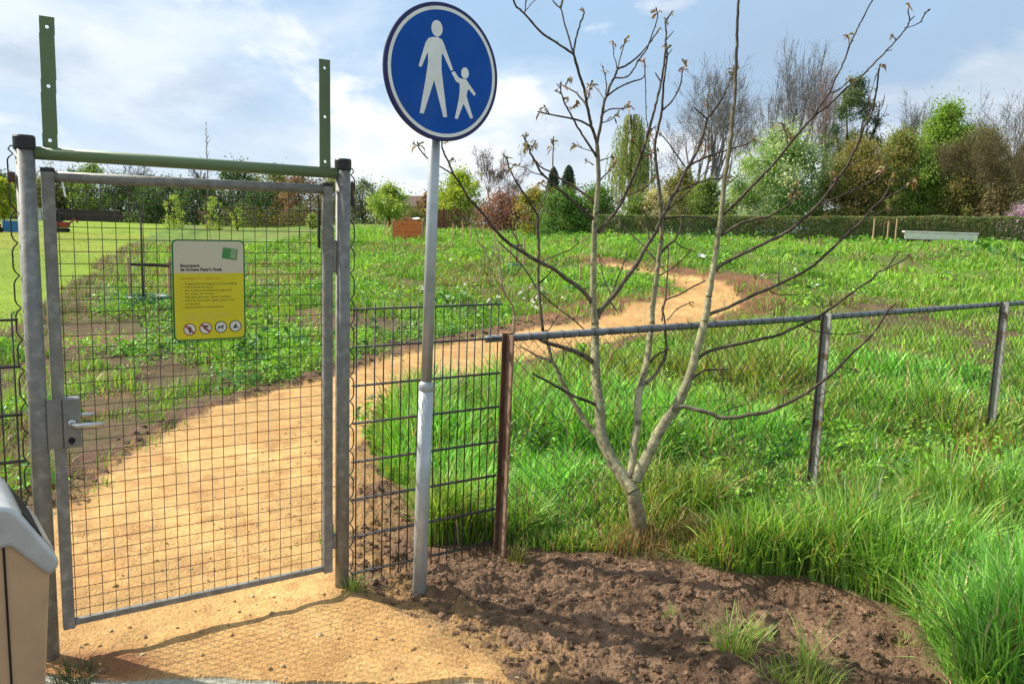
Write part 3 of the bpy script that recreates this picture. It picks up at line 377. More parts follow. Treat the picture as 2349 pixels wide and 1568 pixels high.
MAT = dict(
    galv=mat('galvanised_steel', (0.19, 0.182, 0.155), 0.55, 0.0, 0.25, 26, 0.0006, 90, tint=(0.25, 0.24, 0.21), ts=30, tlo=0.5, thi=0.62),
    galv_pole=mat('galvanised_pole', (0.42, 0.445, 0.445), 0.42, 0.35, 0.16, 14, 0.0006, 80, tint=(0.36, 0.38, 0.38), ts=9, tlo=0.48, thi=0.7),
    green=mat('green_paint', (0.125, 0.18, 0.075), 0.5, 0, 0.10, 9, 0.0003, 120, spec=0.5),
    wire=mat('dark_wire', (0.045, 0.042, 0.036), 0.55, 0.3, 0.3, 30, tint=(0.12, 0.065, 0.03), ts=14, tlo=0.5, thi=0.7),
    rail=mat('dark_fence_paint', (0.040, 0.036, 0.032), 0.5, 0.1, 0.25, 25, tint=(0.10, 0.055, 0.03), ts=9, tlo=0.52, thi=0.7),
    plastic=mat('black_plastic', (0.02, 0.02, 0.021), 0.45),
    steel=mat('lever_steel', (0.62, 0.61, 0.58), 0.28, 0.85, 0.08, 20),
    dullsteel=mat('lock_steel', (0.24, 0.235, 0.21), 0.45, 0.5, 0.2, 25),
    rustweb=mat('sunlit_rusty_edge', (0.25, 0.155, 0.10), 0.65, 0.1, 0.3, 30, tint=(0.12, 0.06, 0.035), ts=9), galvweb=mat('sunlit_worn_galvanised_web', (0.30, 0.285, 0.26), 0.45, 0.1, 0.3, 40, tint=(0.16, 0.09, 0.055), ts=8, tlo=0.52, thi=0.66),  # post webs coloured paler as a sunlit strip, with rust patches
    rust=mat('rusty_steel', (0.105, 0.056, 0.036), 0.75, 0.2, 0.35, 18, 0.0012, 70, tint=(0.06, 0.035, 0.022), ts=8),
    rustgalv=mat('shaded_rusting_galvanised', (0.085, 0.072, 0.062), 0.65, 0.1, 0.3, 30, 0.0008, 80, tint=(0.11, 0.05, 0.028), ts=7, tlo=0.54, thi=0.66),  # flange coloured darker as the face away from the sun, plus rust
    pipe=mat('weathered_pipe', (0.165, 0.18, 0.19), 0.6, 0.15, 0.25, 26, 0.0008, 60, tint=(0.10, 0.095, 0.085), ts=10, tlo=0.52, thi=0.7),
    blue=mat('sign_blue', (0.001, 0.080, 0.40), 0.5, 0, 0.14, 7, spec=0.2, tint=(0.02, 0.09, 0.33), ts=5, tlo=0.5, thi=0.75), navy=mat('sign_navy', (0.012, 0.015, 0.10), 0.35),
    white=mat('reflective_white', (0.84, 0.84, 0.79), 0.4, 0, 0.10, 16, tint=(0.70, 0.68, 0.60), ts=9, tlo=0.52, thi=0.72),
    beige=mat('bin_beige', (0.58, 0.37, 0.21), 0.42, 0.1, 0.12, 7, spec=0.5, tint=(0.42, 0.28, 0.17), ts=5, tlo=0.52, thi=0.70), silver=mat('bin_silver', (0.52, 0.515, 0.50), 0.38, 0.25, 0.14, 16),
    dark=mat('dark_inside', (0.012, 0.012, 0.012), 0.8),
    bgreen=mat('board_green', (0.01, 0.14, 0.035), 0.4), bbeige=mat('board_beige', (0.60, 0.53, 0.38), 0.45, 0, 0.03, 20), byellow=mat('board_yellow', (0.66, 0.56, 0.015), 0.45, 0, 0.04, 15),
    lgreen=mat('logo_green', (0.06, 0.25, 0.06), 0.45), ink=mat('dark_ink', (0.03, 0.03, 0.03), 0.5), orange=mat('orange_ink', (0.55, 0.17, 0.02), 0.5), red=mat('red_ink', (0.32, 0.03, 0.03), 0.5), badge=mat('badge_white', (0.68, 0.66, 0.58), 0.5), pale=mat('pale_ink', (0.62, 0.55, 0.16), 0.5),
    ground=mat('ground', rough=0.95, attr=True, var=0.36, vs=95, bump=0.010, bs=75, spec=0.15, detail=8),
    soil=mat('dug_soil', rough=0.97, attr=True, var=0.30, vs=55, bump=0.022, bs=62, spec=0.1, detail=8), farleaf=mat('far_foliage', rough=0.6, attr=True, trans=0.45, spec=0.3), leaf=mat('foliage', rough=0.5, attr=True, trans=0.27, spec=0.35), petal=mat('petals', rough=0.7, attr=True, trans=0.3, spec=0.2),
    bark=mat('bark', rough=0.85, attr=True, var=0.45, vs=34, bump=0.004, bs=60, spec=0.2, tint=(0.135, 0.12, 0.075), ts=15, tlo=0.53, thi=0.68), farbark=mat('far_bark', rough=0.9, attr=True, spec=0.1),
    wood=mat('stake_wood', (0.50, 0.33, 0.17), 0.8, 0, 0.25, 14, 0.001, 60), orangewood=mat('orange_stained_wood', (0.62, 0.165, 0.045), 0.7, 0, 0.3, 9, 0.002, 30), brownwood=mat('brown_fence_wood', (0.055, 0.035, 0.034), 0.8, 0, 0.2, 1.5),
    redwood=mat('redbrown_wood', (0.16, 0.055, 0.04), 0.8, 0, 0.25, 3), bag=mat('green_watering_bag', (0.025, 0.11, 0.075), 0.55, 0, 0.2, 10),
    strap=mat('black_strap', (0.03, 0.025, 0.025), 0.7), redpaint=mat('red_vehicle_paint', (0.30, 0.035, 0.02), 0.4), rubber=mat('rubber', (0.02, 0.02, 0.02), 0.8), bluebin=mat('blue_plastic', (0.02, 0.16, 0.42), 0.5, 0, 0.1, 4), glass=mat('cab_glass', (0.03, 0.04, 0.05), 0.1, 0, spec=0.6),
    plaster=mat('white_render', (0.75, 0.74, 0.70), 0.8, 0, 0.05, 2), roof=mat('grey_roof', (0.16, 0.155, 0.17), 0.8, 0, 0.15, 3), brownroof=mat('brown_roof', (0.13, 0.085, 0.065), 0.8, 0, 0.15, 3), brick=mat('red_brick', (0.20, 0.10, 0.075), 0.85, 0, 0.15, 4),
    whitewood=mat('white_painted_wood', (0.72, 0.70, 0.62), 0.6, 0, 0.15, 5), scrap=mat('white_plastic_film', (0.8, 0.8, 0.78), 0.4), shedgrey=mat('pale_shed', (0.45, 0.47, 0.46), 0.8, 0, 0.1, 2),
)
# ---------------------------------------------------------------- the ground, cut into its named surfaces
def build_ground():
    inv = np.linspace(1/1.9, 1/42.0, 600); rad = np.r_[0.0, 0.7, 1.3, 1.65, 1/inv, np.geomspace(44, 1600, 46)]
    azd = np.r_[np.arange(-180, -44, 6.0), np.linspace(-42, 40, 1060), np.arange(44, 180, 6.0)]
    az = R(1)*azd; nr, na = len(rad), len(az)
    A, D = np.meshgrid(az, rad); x = (D*np.sin(A)).ravel(); y = (D*np.cos(A)).ravel()
    z = zones(x, y, True); h = height(x, y, z); d = np.hypot(x, y)
    # surface colours (what the surface is made of, plus one painted post shadow)
    def C(c): return np.array(c)[None]
    n1 = fbm(x, y, 0.9, 4, 71)[:, None]; n2 = fbm(x, y, 0.16, 3, 72)[:, None]; n3 = fbm(x, y, 5.0, 3, 73)[:, None]
    earth = C((.115, .075, .042))*(0.6+0.8*n2); moss = C((.085, .115, .028))*(0.6+0.8*n1)
    col = earth+(moss-earth)*np.clip((n1-0.42)*5, 0, .75)*np.where((x < 0) & (d < 14), .35, 1)[:, None]
    far = np.clip((d-16)/16, 0, 1)[:, None]; turf = C((.115, .190, .026))*(0.55+0.9*n1)*(0.7+0.6*n3); dry = C((.17, .155, .045)); turf = turf+(dry-turf)*np.clip((n3-0.54)*4, 0, 0.6)
    col = col+(turf-col)*far
    lawn = C((.185, .270, .022))*(0.75+0.5*n3)*(0.85+0.3*n2); lawn = lawn+(C((.27, .25, .04))-lawn)*np.clip((fbm(x, y, 14, 3, 75)[:, None]-0.5)*3, 0, 0.6)
    bz = bareness(x, y)[:, None]; col = col+(C((.185, .105, .062))*(.55+.9*n2)-col)*bz
    lz = z['lawn'][:, None]; col = np.where(lz, lawn, col)
    red = np.clip((d-9)/7, 0, 1)[:, None]
    soil = (C((.165, .10, .064))*(1-red)+C((.200, .100, .052))*red)*(0.55+0.9*n2); soil = soil*(0.8+0.4*n1)
    mossy = (fbm(x, y, 0.5, 3, 77)[:, None]-0.60)*5; soil = soil+(C((.14, .15, .045))-soil)*np.clip(mossy, 0, 0.35)
    soil = np.where(z['front'][:, None], C((.180, .110, .066))*(0.4+1.2*n2)*(0.75+0.5*n1), soil)
    col = np.where(z['soil'][:, None], soil, col)
    grain = fbm(x, y, 0.035, 3, 78)[:, None]
    sand = C((.500, .300, .116))*(0.78+0.44*n1)*(0.82+0.36*n2)*(0.86+0.28*grain); sand = sand+(C((.44, .235, .085))-sand)*np.clip((fbm(x, y, 0.35, 4, 79)[:, None]-0.52)*5, 0, 0.5)
    edge = np.clip(1+z['sd']/0.09, 0, 1)[:, None]*np.clip(n2*2.2-0.5, 0, 1)
    sand = sand+(soil-sand)*edge*0.7; worn = np.clip((fbm(x, y, 0.75, 3, 83)-.5)*5, 0, 1)[:, None]; sand = sand*(1+.13*worn); pit = np.clip((fbm(x, y, 0.11, 3, 84)-.60)*9, 0, 1)[:, None]; sand = sand+(C((.36, .19, .075))-sand)*pit*.55
    post_shade = np.exp(-(((x+1.42)/0.20)**2+((y-2.72)/0.11)**2))[:, None]; sand = sand+(C((.22, .10, .045))-sand)*np.clip(post_shade*1.3, 0, 0.9)  # cast shadow of the lock post, painted into the sand colour
    col = np.where(z['sand'][:, None], sand, col)
    near_sand = (np.clip(1-z['sd']/np.where(z['front'], .34, .10), 0, 1)*(~z['sand']))[:, None]; col = col+(C((.38, .225, .09))-col)*np.clip(near_sand*1.3, 0, 1)*np.clip(fbm(x, y, .12, 4, 88)[:, None]*5-2.3+near_sand, 0, 0.8)
    pv = C((.34, .335, .265))*(0.8+0.4*n2); pv = pv+(C((.46, .33, .17))-pv)*np.clip((n1-0.45)*5, 0, 0.8)
    col = np.where(z['pave'][:, None], pv, col)
    V = np.c_[x, y, h]
    i = np.arange(nr-1)[:, None]*na; j = np.arange(na)[None]; j2 = (j+1) % na
    F = np.stack([i+j, i+na+j, i+na+j2, i+j2], -1).reshape(-1, 4)[:, ::-1]
    cx = V[F].mean(1); zf = {k: v[F].sum(1) >= 2 for k, v in z.items() if v.dtype == bool}
    cat = np.zeros(len(F), int); cat[zf['lawn']] = 1; cat[zf['soil']] = 2; cat[zf['sand']] = 3; cat[zf['pave']] = 4
    for k, (name, lab) in enumerate((('ground', 'rough meadow ground under the grass and weeds'), ('lawn', 'mown yellow green lawn at the left'), ('bare_soil', 'dark dug soil along the sand path and around the sign pole'), ('sand_path', 'winding ochre sand path through the gate'), ('pavement', 'grey paving strip along the front edge'))):
        f = F[cat == k]
        if not len(f): continue
        used, inv_ = np.unique(f, return_inverse=True); mb = MB(); mb.add(V[used], inv_.reshape(f.shape), col[used])
        o = mb.build(name, MAT['soil' if name == 'bare_soil' else 'ground'], smooth=True); tag(o, lab, name.replace('_', ' '), None, 'structure')
build_ground()
def gz(x, y):
    x = np.atleast_1d(np.asarray(x, float)); y = np.atleast_1d(np.asarray(y, float)); return height(x, y, zones(x, y, True))
def g1(x, y): return float(gz(x, y)[0])

# ---------------------------------------------------------------- gate, its posts and the fences: one straight line
FA = 0.5895; FO = (-0.7058, 3.3768)
def floc(t, n=0, z=0): return (FO[0]+math.cos(FA)*t-math.sin(FA)*n, FO[1]+math.sin(FA)*t+math.cos(FA)*n, z)   # n > 0 lies beyond the fence
gf = thing('gateway', 'grey gate posts joined by a green beam carrying two tall drilled straps', 'gateway', floc(0), FA)
def post(t):
    mb = MB(); mb.lathe([(0.0295, -0.25), (0.0295, 1.80)], (t, 0, 0), 28); p = mb.build('post', MAT['galv'], gf, True)
    mb = MB(); mb.lathe([(0.0325, 1.792), (0.0335, 1.797), (0.0335, 1.832), (0.030, 1.838), (0.0, 1.838)], (t, 0, 0), 28); mb.build('cap', MAT['plastic'], p)
    return p
post(0.0); post(-1.1103)
MB().tube([(-1.083, 0, 1.783), (-0.028, 0, 1.779)], 0.0215, 20).build('beam', MAT['green'], gf, True)
mb = MB(); mb.lathe([(0.0245, -0.006), (0.0245, 0.006)], (0, 0, 0), 18, 'y')
def drilled(t0, t1, z0, z1):
    """flat steel strap with three drilled holes"""
    mb = MB(); w = 0.0445; th = 0.006; H = z1-z0; holes = [z0+H*q for q in (0.085, 0.49, 0.925)]; rr = 0.0058; cuts = [z0]
    for hz in holes: cuts += [hz-w/2, hz+w/2]
    cuts[-1] = min(cuts[-1], z1-1e-4); cuts.append(z1); n = 24
    for a in range(len(cuts)-1):
        c0, c1 = cuts[a], cuts[a+1]
        if c1-c0 < 1e-4: continue
        xo = t0+(t1-t0)*((c0+c1)/2-z0)/H; sh = lambda zz: t0+(t1-t0)*(zz-z0)/H
        if a % 2 == 0: mb.box((xo, 0, (c0+c1)/2), (w, th, c1-c0-2e-5)); continue
        hz = holes[a//2]; an = np.arange(n)*2*np.pi/n; ci = np.c_[np.cos(an), np.sin(an)]
        sq = ci/np.max(np.abs(ci), axis=1)[:, None]; hx = w/2; hi = c1-hz; lo = hz-c0
        ou = np.c_[sq[:, 0]*hx, np.where(sq[:, 1] > 0, sq[:, 1]*hi, sq[:, 1]*lo)]; io = ci*rr; V = []
        for yy in (-th/2, th/2):
            V += [[sh(hz)+p[0], yy, hz+p[1]] for p in ou]+[[sh(hz)+p[0], yy, hz+p[1]] for p in io]
        k = np.arange(n); k2 = (k+1) % n
        mb.add(V, [np.c_[k, k2, n+k2, n+k], np.c_[2*n+k, 3*n+k, 3*n+k2, 2*n+k2], np.c_[n+k, n+k2, 3*n+k2, 3*n+k], np.c_[k, 2*n+k, 2*n+k2, k2]])
    return mb
drilled(-1.036, -1.028, 1.790, 2.224).build('strap', MAT['green'], gf)
drilled(-0.0755, -0.078, 1.786, 2.214).build('strap', MAT['green'], gf)
def scallop(t, sgn):
    P = []; z = 1.80; P += [(t, 0, 1.80), (t+sgn*0.010, 0, 1.802), (t+sgn*0.017, 0, 1.79)]
    zz = 1.775; k = 0
    while zz > 0.02:
        per = 0.108 if k else 0.075
        for q in np.linspace(0, 1, 9)[(1 if k else 0):]:
            P.append((t+sgn*(0.004+0.0165*min(1, 1.25*math.sin(math.pi*q) ** 0.6 if 0 < q < 1 else 0)), 0.0, zz-per*q))
        zz -= per; k += 1
    return MB().tube(P, 0.0028, 6)
scallop(-1.1103-0.0295, -1).build('fixing_rod', MAT['wire'], gf, True); scallop(0.0295, 1).build('fixing_rod', MAT['wire'], gf, True)
mb = MB(); mb.box((-1.1103-0.042, 0, 1.700), (0.022, 0.024, 0.034), 0.004); mb.build('rod_clamp', MAT['rust'], gf)
mb = MB(); mb.box((0.040, 0, 1.70), (0.010, 0.016, 0.10), 0.003); mb.build('rod_clamp', MAT['wire'], gf)
mb = MB(); mb.box((-1.063, -0.020, 0.862), (0.046, 0.008, 0.176), 0.002); mb.box((-1.084, 0.0, 0.862), (0.006, 0.036, 0.176), 0.001); mb.build('strike_plate', MAT['dullsteel'], gf)

gt = thing('gate', 'closed grey gate with wire mesh, hung between the two capped posts', 'gate', floc(0), FA)
def stile(t, z0, z1):
    mb = MB(); mb.box((t, 0, (z0+z1)/2), (0.038, 0.038, z1-z0), 0.004); p = mb.build('stile', MAT['galv'], gt)
    mb = MB(); mb.box((t, 0, z1+0.004), (0.041, 0.041, 0.014), 0.003); mb.build('stile_cap', MAT['plastic'], p)
stile(-1.048, 0.098, 1.726); stile(-0.0675, 0.098, 1.728)
MB().tube([(-1.029, 0, 1.708), (-0.0865, 0, 1.713)], 0.0185, 18).build('top_rail', MAT['galv'], gt, True)
mb = MB(); mb.box((-0.5577, 0, 0.117), (0.9425, 0.022, 0.023), 0.003); mb.build('bottom_rail', MAT['galv'], gt)
mb = MB(); V0 = []; V1 = []; nx = 21
for i in range(nx+1):
    t = -1.022+(-0.093+1.022)*i/nx; V0.append((t, -0.0035, 0.122)); V1.append((t, -0.0035, 1.70))
for i in range(38):
    z = 0.160+0.0425*i*0.985
    if z > 1.69: break
    V0.append((-1.031, 0.0005, z)); V1.append((-0.085, 0.0005, z+0.001))
V0 = np.array(V0); V1 = np.array(V1); mb.segs(V0, V1, np.full(len(V0), 0.0014), np.full(len(V0), 0.0014), 5); mb.build('wire_mesh', MAT['wire'], gt, True)
mb = MB(); mb.box((-1.010, -0.004, 0.861), (0.054, 0.050, 0.176), 0.003); lock = mb.build('lock_box', MAT['dullsteel'], gt)
mb = MB(); mb.lathe([(0.013, 0.0), (0.013, 0.010), (0.009, 0.012)], (-1.012, -0.029, 0.863), 18, 'y'); mb.tube([(-1.012, -0.036, 0.863), (-1.012, -0.060, 0.863), (-1.006, -0.068, 0.862), (-0.990, -0.071, 0.861), (-0.917, -0.071, 0.858)], 0.0082, 12); mb.build('lever_handle', MAT['steel'], gt, True)
mb = MB(); mb.tube([(-1.012, 0.020, 0.868), (-1.012, 0.052, 0.868), (-1.004, 0.060, 0.868), (-0.93, 0.060, 0.866)], 0.0082, 12); mb.build('lever_handle', MAT['steel'], gt, True)
mb = MB(); mb.lathe([(0.011, 0.0), (0.011, 0.004), (0.0, 0.004)], (-1.014, -0.029, 0.800), 16, 'y'); mb.box((-1.014, -0.0335, 0.795), (0.006, 0.003, 0.018)); mb.build('keyhole', MAT['dark'], lock)
for z0, z1 in ((1.385, 1.505), (0.20, 0.26)):
    mb = MB(); mb.box((-0.040, 0.0, (z0+z1)/2), (0.019, 0.020, (z1-z0)), 0.002); mb.box((-0.0468, -0.004, (z0+z1)/2+0.045), (0.004, 0.030, (z1-z0)*1.25), 0.001); mb.tube([(-0.034, 0.0, z0-0.004), (-0.034, 0.0, z1+0.006)], 0.0065, 10); mb.build('hinge', MAT['dullsteel'], gt)
mb = MB(); mb.box((-0.0995, 0.006, 1.555), (0.011, 0.012, 0.15), 0.003); mb.tube([(-0.0995, 0.006, 1.63), (-0.102, 0.006, 1.69)], 0.003, 6); mb.build('closing_spring', MAT['plastic'], gt)
mb = MB(); mb.box((0, 0, 0), (0.0055, 0.002, 0.048), rot=np.array(Matrix.Rotation(R(-9), 3, 'Y'))); 
for q in mb.v: q += np.array([-1.003, -0.021, 1.667])
mb.build('cable_tie', MAT['white'], gt)

# notice board on the mesh
nb = thing('notice_board', 'small rounded green rimmed park rules board, beige over yellow, on the gate mesh', 'notice board', floc(-0.5355, -0.022, 1.3185), FA)
BW, BH = 0.262, 0.3755
def rrect(w, h, r, n=8, cx=0, cz=0):
    P = []
    for sx, sz, a0 in ((1, 1, 0), (-1, 1, 90), (-1, -1, 180), (1, -1, 270)):
        for k in range(n+1):
            a = R(a0+90*k/n); P.append((cx+sx*(w/2-r)+r*math.cos(a), cz+sz*(h/2-r)+r*math.sin(a)))
    return P
def clip_z(P, z0, above):
    o = []
    for i in range(len(P)):
        a, b = P[i-1], P[i]; ia = (a[1] > z0) == above; ib = (b[1] > z0) == above
        if ia != ib: t = (z0-a[1])/(b[1]-a[1]); o.append((a[0]+t*(b[0]-a[0]), z0))
        if ib: o.append(b)
    return o
MB().prism(rrect(BW, BH, 0.020), -0.002, 0.002).build('backing_plate', MAT['bgreen'], nb)
face = rrect(BW-0.011, BH-0.011, 0.0155); zs = BH/2-0.33*BH
MB().prism(clip_z(face, zs, True), -0.0030, -0.0019).build('header_panel', MAT['bbeige'], nb)
MB().prism(clip_z(face, zs, False), -0.0029, -0.0019).build('rules_panel', MAT['byellow'], nb)
lg = [(-0.028, -0.0205), (0.027, -0.0205), (0.027, 0.0205), (-0.028, 0.0205)]; ca, sa = math.cos(R(-8)), math.sin(R(-8))
def turn(P, cx, cz): return [(cx+p[0]*ca-p[1]*sa, cz+p[0]*sa+p[1]*ca) for p in P]
lgc = (BW*(0.79-0.5), BH*(0.5-0.137))
logo = MB().prism(turn(lg, *lgc), -0.0037, -0.0028).build('logo', MAT['lgreen'], nb)
mb = MB()
for k in range(4): mb.prism(turn([(0.003-0.002*(k % 2), 0.0125-k*0.0085), (0.023, 0.0125-k*0.0085), (0.023, 0.0160-k*0.0085), (0.003-0.002*(k % 2), 0.0160-k*0.0085)], *lgc), -0.0043, -0.0036)
mb.build('logo_lines', MAT['bbeige'], logo)
def text(body, size, x, z, m, parent, name='lettering', bold=0.0, width=None):
    cu = bpy.data.curves.new(name, 'FONT'); cu.body = body; cu.size = size; cu.offset = bold; cu.resolution_u = 3
    to = bpy.data.objects.new(name, cu); COL.objects.link(to); dg = bpy.context.evaluated_depsgraph_get(); dg.update()
    me = bpy.data.meshes.new_from_object(to.evaluated_get(dg)); bpy.data.objects.remove(to); bpy.data.curves.remove(cu)
    n = len(me.vertices); V = np.zeros(n*3); me.vertices.foreach_get('co', V); V = V.reshape(-1, 3)
    if width: V[:, 0] *= width/V[:, 0].max()
    V = np.c_[V[:, 0]+x, np.zeros(n), V[:, 1]+z]; me.vertices.foreach_set('co', V.ravel()); me.materials.append(m); me.update()
    o = bpy.data.objects.new(name, me); COL.objects.link(o); o.parent = parent; o.location = (0, -0.0034, 0); return o
bx = -BW/2
text('Buurtpark', 0.0150, bx+0.028, BH*(0.5-0.268), MAT['ink'], nb, bold=0.0006, width=0.070); text("de Groene Pater's Hoek", 0.0150, bx+0.028, BH*(0.5-0.306), MAT['ink'], nb, bold=0.0006, width=0.150)
text('Spelregels in uw eigen buurt', 0.0105, bx+0.028, BH*(0.5-0.388), MAT['orange'], nb, width=0.146)
for k, (s_, w_, ind) in enumerate((('Toegang van zonsopgang tot zonsondergang', 0.190, 0), ('Hou je hond aan de lijn', 0.100, 0), ('Hou je afval en hondenpoep opgeruimd', 0.168, 0), ('Hou je fiets aan de hand', 0.104, 0), ('Pluk geen bloemen, takken, vruchten', 0.166, 0), ('Niet barbecueën, geen open vuur', 0.180, 0), ('en vuurwerk', 0.054, 1), ('Samen houden we het park mooi', 0.138, 0))):
    z = BH*(0.5-0.441-0.0331*k); text(s_, 0.0100, bx+0.042, z, MAT['ink'], nb, width=w_)
    if not ind: text('•', 0.0100, bx+0.031, z, MAT['ink'], nb)
for k, w_ in enumerate((0.165, 0.168, 0.120)): text('Gemeentelijke verordening van toepassing', 0.0075, bx+0.032, BH*(0.5-0.738-0.026*k), MAT['pale'], nb, width=w_)
def badge(fx, fz, rim, fig):
    c = (bx+BW*fx, 0, BH*(0.5-fz)); p = MB(); p.lathe([(0.0225, 0), (0.0225, 0.0012)], (c[0], -0.0026, c[2]), 28, 'y'); b = p.build('pictogram_badge', MAT[rim], nb)
    p = MB(); p.lathe([(0.0192, 0), (0.0192, 0.0006)], (c[0], -0.0038, c[2]), 28, 'y'); p.build('badge_face', MAT['badge'], b)
    p = MB()
    for poly in fig: p.prism([(c[0]+q[0]*0.018, c[2]+q[1]*0.018) for q in poly], -0.0050, -0.0043)
    p.build('badge_figure', MAT['ink'], b)
    if rim == 'red':
        p = MB(); q = 0.0022; p.prism([(c[0]-0.0135-q, c[2]+0.0135-q), (c[0]-0.0135+q, c[2]+0.0135+q), (c[0]+0.0135+q, c[2]-0.0135+q), (c[0]+0.0135-q, c[2]-0.0135-q)], -0.0056, -0.0049); p.build('badge_bar', MAT['red'], b)
badge(0.215, 0.885, 'red', [[(-.45, .35), (-.1, .6), (.2, .5), (.35, .1), (.2, -.1), (.15, -.75), (-.15, -.75), (-.2, -.1), (-.5, .05)]])
badge(0.43, 0.878, 'red', [[(-.7, .3), (-.2, .65), (.5, .55), (.7, .3), (.1, .15), (-.3, .2)], [(-.5, -.1), (.2, .0), (.6, -.45), (.3, -.6), (-.1, -.25)]])
dog = [(-.65, .05), (-.6, .2), (.25, .2), (.45, .45), (.7, .35), (.65, .2), (.45, .1), (.4, -.5), (.25, -.5), (.2, -.1), (-.35, -.1), (-.4, -.5), (-.55, -.5)]
badge(0.645, 0.872, 'ink', [dog]); badge(0.85, 0.868, 'ink', [[(-.5, -.1), (-.15, .1), (.0, .55), (.2, .5), (.2, .1), (.5, -.2), (.1, -.4), (-.4, -.4)], [(.45, -.25), (.7, -.25), (.65, -.5), (.45, -.5)]])

# low bar fences either side
def bar_fence(label, t0, t1, n):
    f = thing('bar_fence', label, 'fence', floc(t0), FA, 'dark bar fence panels beside the gate'); Lx = t1-t0
    for i in range(n):
        x = 0.018+(Lx-0.036)*i/(n-1); MB().tube([(x, 0, 0.025), (x, 0, 1.250)], 0.0030, 7).build('vertical_bar', MAT['rail'], f, True)
    for z in (1.226, 1.066, 0.900, 0.737, 0.567, 0.400, 0.232, 0.066):
        mb = MB()
        for yy in (-0.0068, 0.0068): mb.tube([(0.0, yy, z), (Lx, yy, z+0.002)], 0.0039, 7)
        mb.build('double_rail', MAT['rail'], f, True)
    return f
bar_fence('dark bar fence panel between the hinge post and the rusty post', 0.044, 0.786, 18)
bar_fence('dark bar fence panel left of the lock post, mostly out of frame', -1.1103-0.045-1.9, -1.1103-0.045, 45)

# chain link fence to the right
cf = thing('chain_link_fence', 'long chain link fence on rusty posts under a grey pipe rail', 'fence', floc(0.8), FA)
X1 = 7.6
def tpost(t, m, web, lean=0.0, top=1.095):
    """T shaped steel post, its web towards the street"""
    w, d, th = 0.056, 0.050, 0.006; z0 = -0.35
    def bar(x0, x1, y0, y1, zt):
        V = []
        for z in (z0, zt): V += [(t+x+lean*(z-top), -0.026+y, z) for x, y in ((x0, y0), (x1, y0), (x1, y1), (x0, y1))]
        k = np.arange(4); return MB().add(V, [np.array([[0, 3, 2, 1], [4, 5, 6, 7]]), np.c_[k, (k+1) % 4, 4+(k+1) % 4, 4+k]])
    p = bar(-w/2, w/2, 0.0, th, top).build('post', m, cf); bar(-th/2-0.002, th/2+0.002, -d, -0.0004, top-0.004).build('post_web', web, p)
tpost(0.0077, MAT['rust'], MAT['rustweb'], 0.012, 1.093); tpost(2.387, MAT['rustgalv'], MAT['galvweb'], 0.004, 1.115); tpost(4.599, MAT['rustgalv'], MAT['galvweb'], -0.006, 1.125); tpost(6.9, MAT['rustgalv'], MAT['galvweb'])
MB().tube([(-0.09, 0.010, 1.066), (2.4, 0.010, 1.078), (4.6, 0.010, 1.100), (X1, 0.010, 1.105)], 0.0175, 16).build('top_pipe', MAT['pipe'], cf, True)
P = []; L_ = X1+0.05
for i in range(int(L_/0.0098)):
    x = -0.04+i*0.0098; a = 2*math.pi*x/0.115; e = abs(((x/0.115) % 1)-0.5)
    P.append((x, 0.010+0.0186*math.cos(a), 1.0665+0.0052*min(x, 4.6)*1.4+0.0186*math.sin(a)))
P = []
for x in np.arange(0.05, X1, 0.098):
    zc_ = float(np.interp(x, [-.09, 2.4, 4.6, X1], [1.066, 1.078, 1.100, 1.105])); a = np.linspace(-1.57, 4.71, 13); P += list(np.c_[x+0.012*(a+1.57)/6.28, 0.010+0.0188*np.cos(a), zc_+0.0188*np.sin(a)])
mb = MB().tube(P, 0.0018, 5)
mb.build('binding_wire', MAT['wire'], cf, True)
mb = MB(); V0 = []; V1 = []; c = 0.031; z0, z1 = 0.02, 1.052
nr = int((z1-z0)/c)
for k in range(int(X1/(2*c))):
    x0 = 0.03+2*c*k
    for i in range(nr):
        a = x0+(c if i % 2 else 0); b = x0+(0 if i % 2 else c); s = 1 if i % 2 else -1
        V0.append((a, 0.010+0.0016*s, z0+c*i)); V1.append((b, 0.010-0.0016*s, z0+c*(i+1)))
        V0.append((2*x0+c*1.0-a+c, 0.010-0.0016*s, z0+c*i)) if False else None
    for i in range(nr):
        a = x0+c+(0 if i % 2 else c); b = x0+c+(c if i % 2 else 0)
        if i % 2 == 0: V0.append((x0+2*c, 0.011, z0+c*i)); V1.append((x0+c, 0.009, z0+c*(i+1)))
        else: V0.append((x0+c, 0.009, z0+c*i)); V1.append((x0+2*c, 0.011, z0+c*(i+1)))
V0 = np.array(V0); V1 = np.array(V1)
for V in (V0, V1): V[:, 2] += 0.006*V[:, 0]*V[:, 2]; V[:, 1] += 0.012*np.sin(V[:, 0]*2.1)*np.sin(V[:, 2]*2.6)
mb.segs(V0, V1, np.full(len(V0), 0.0014), np.full(len(V0), 0.0014), 4); mb.build('wire_mesh', MAT['wire'], cf, True)
for zt in (0.27, 0.62): MB().tube([(0.01, 0.016, zt), (2.39, 0.016, zt+0.01), (4.6, 0.016, zt+0.02), (X1, 0.016, zt+0.02)], 0.0016, 5).build('tension_wire', MAT['wire'], cf, True)

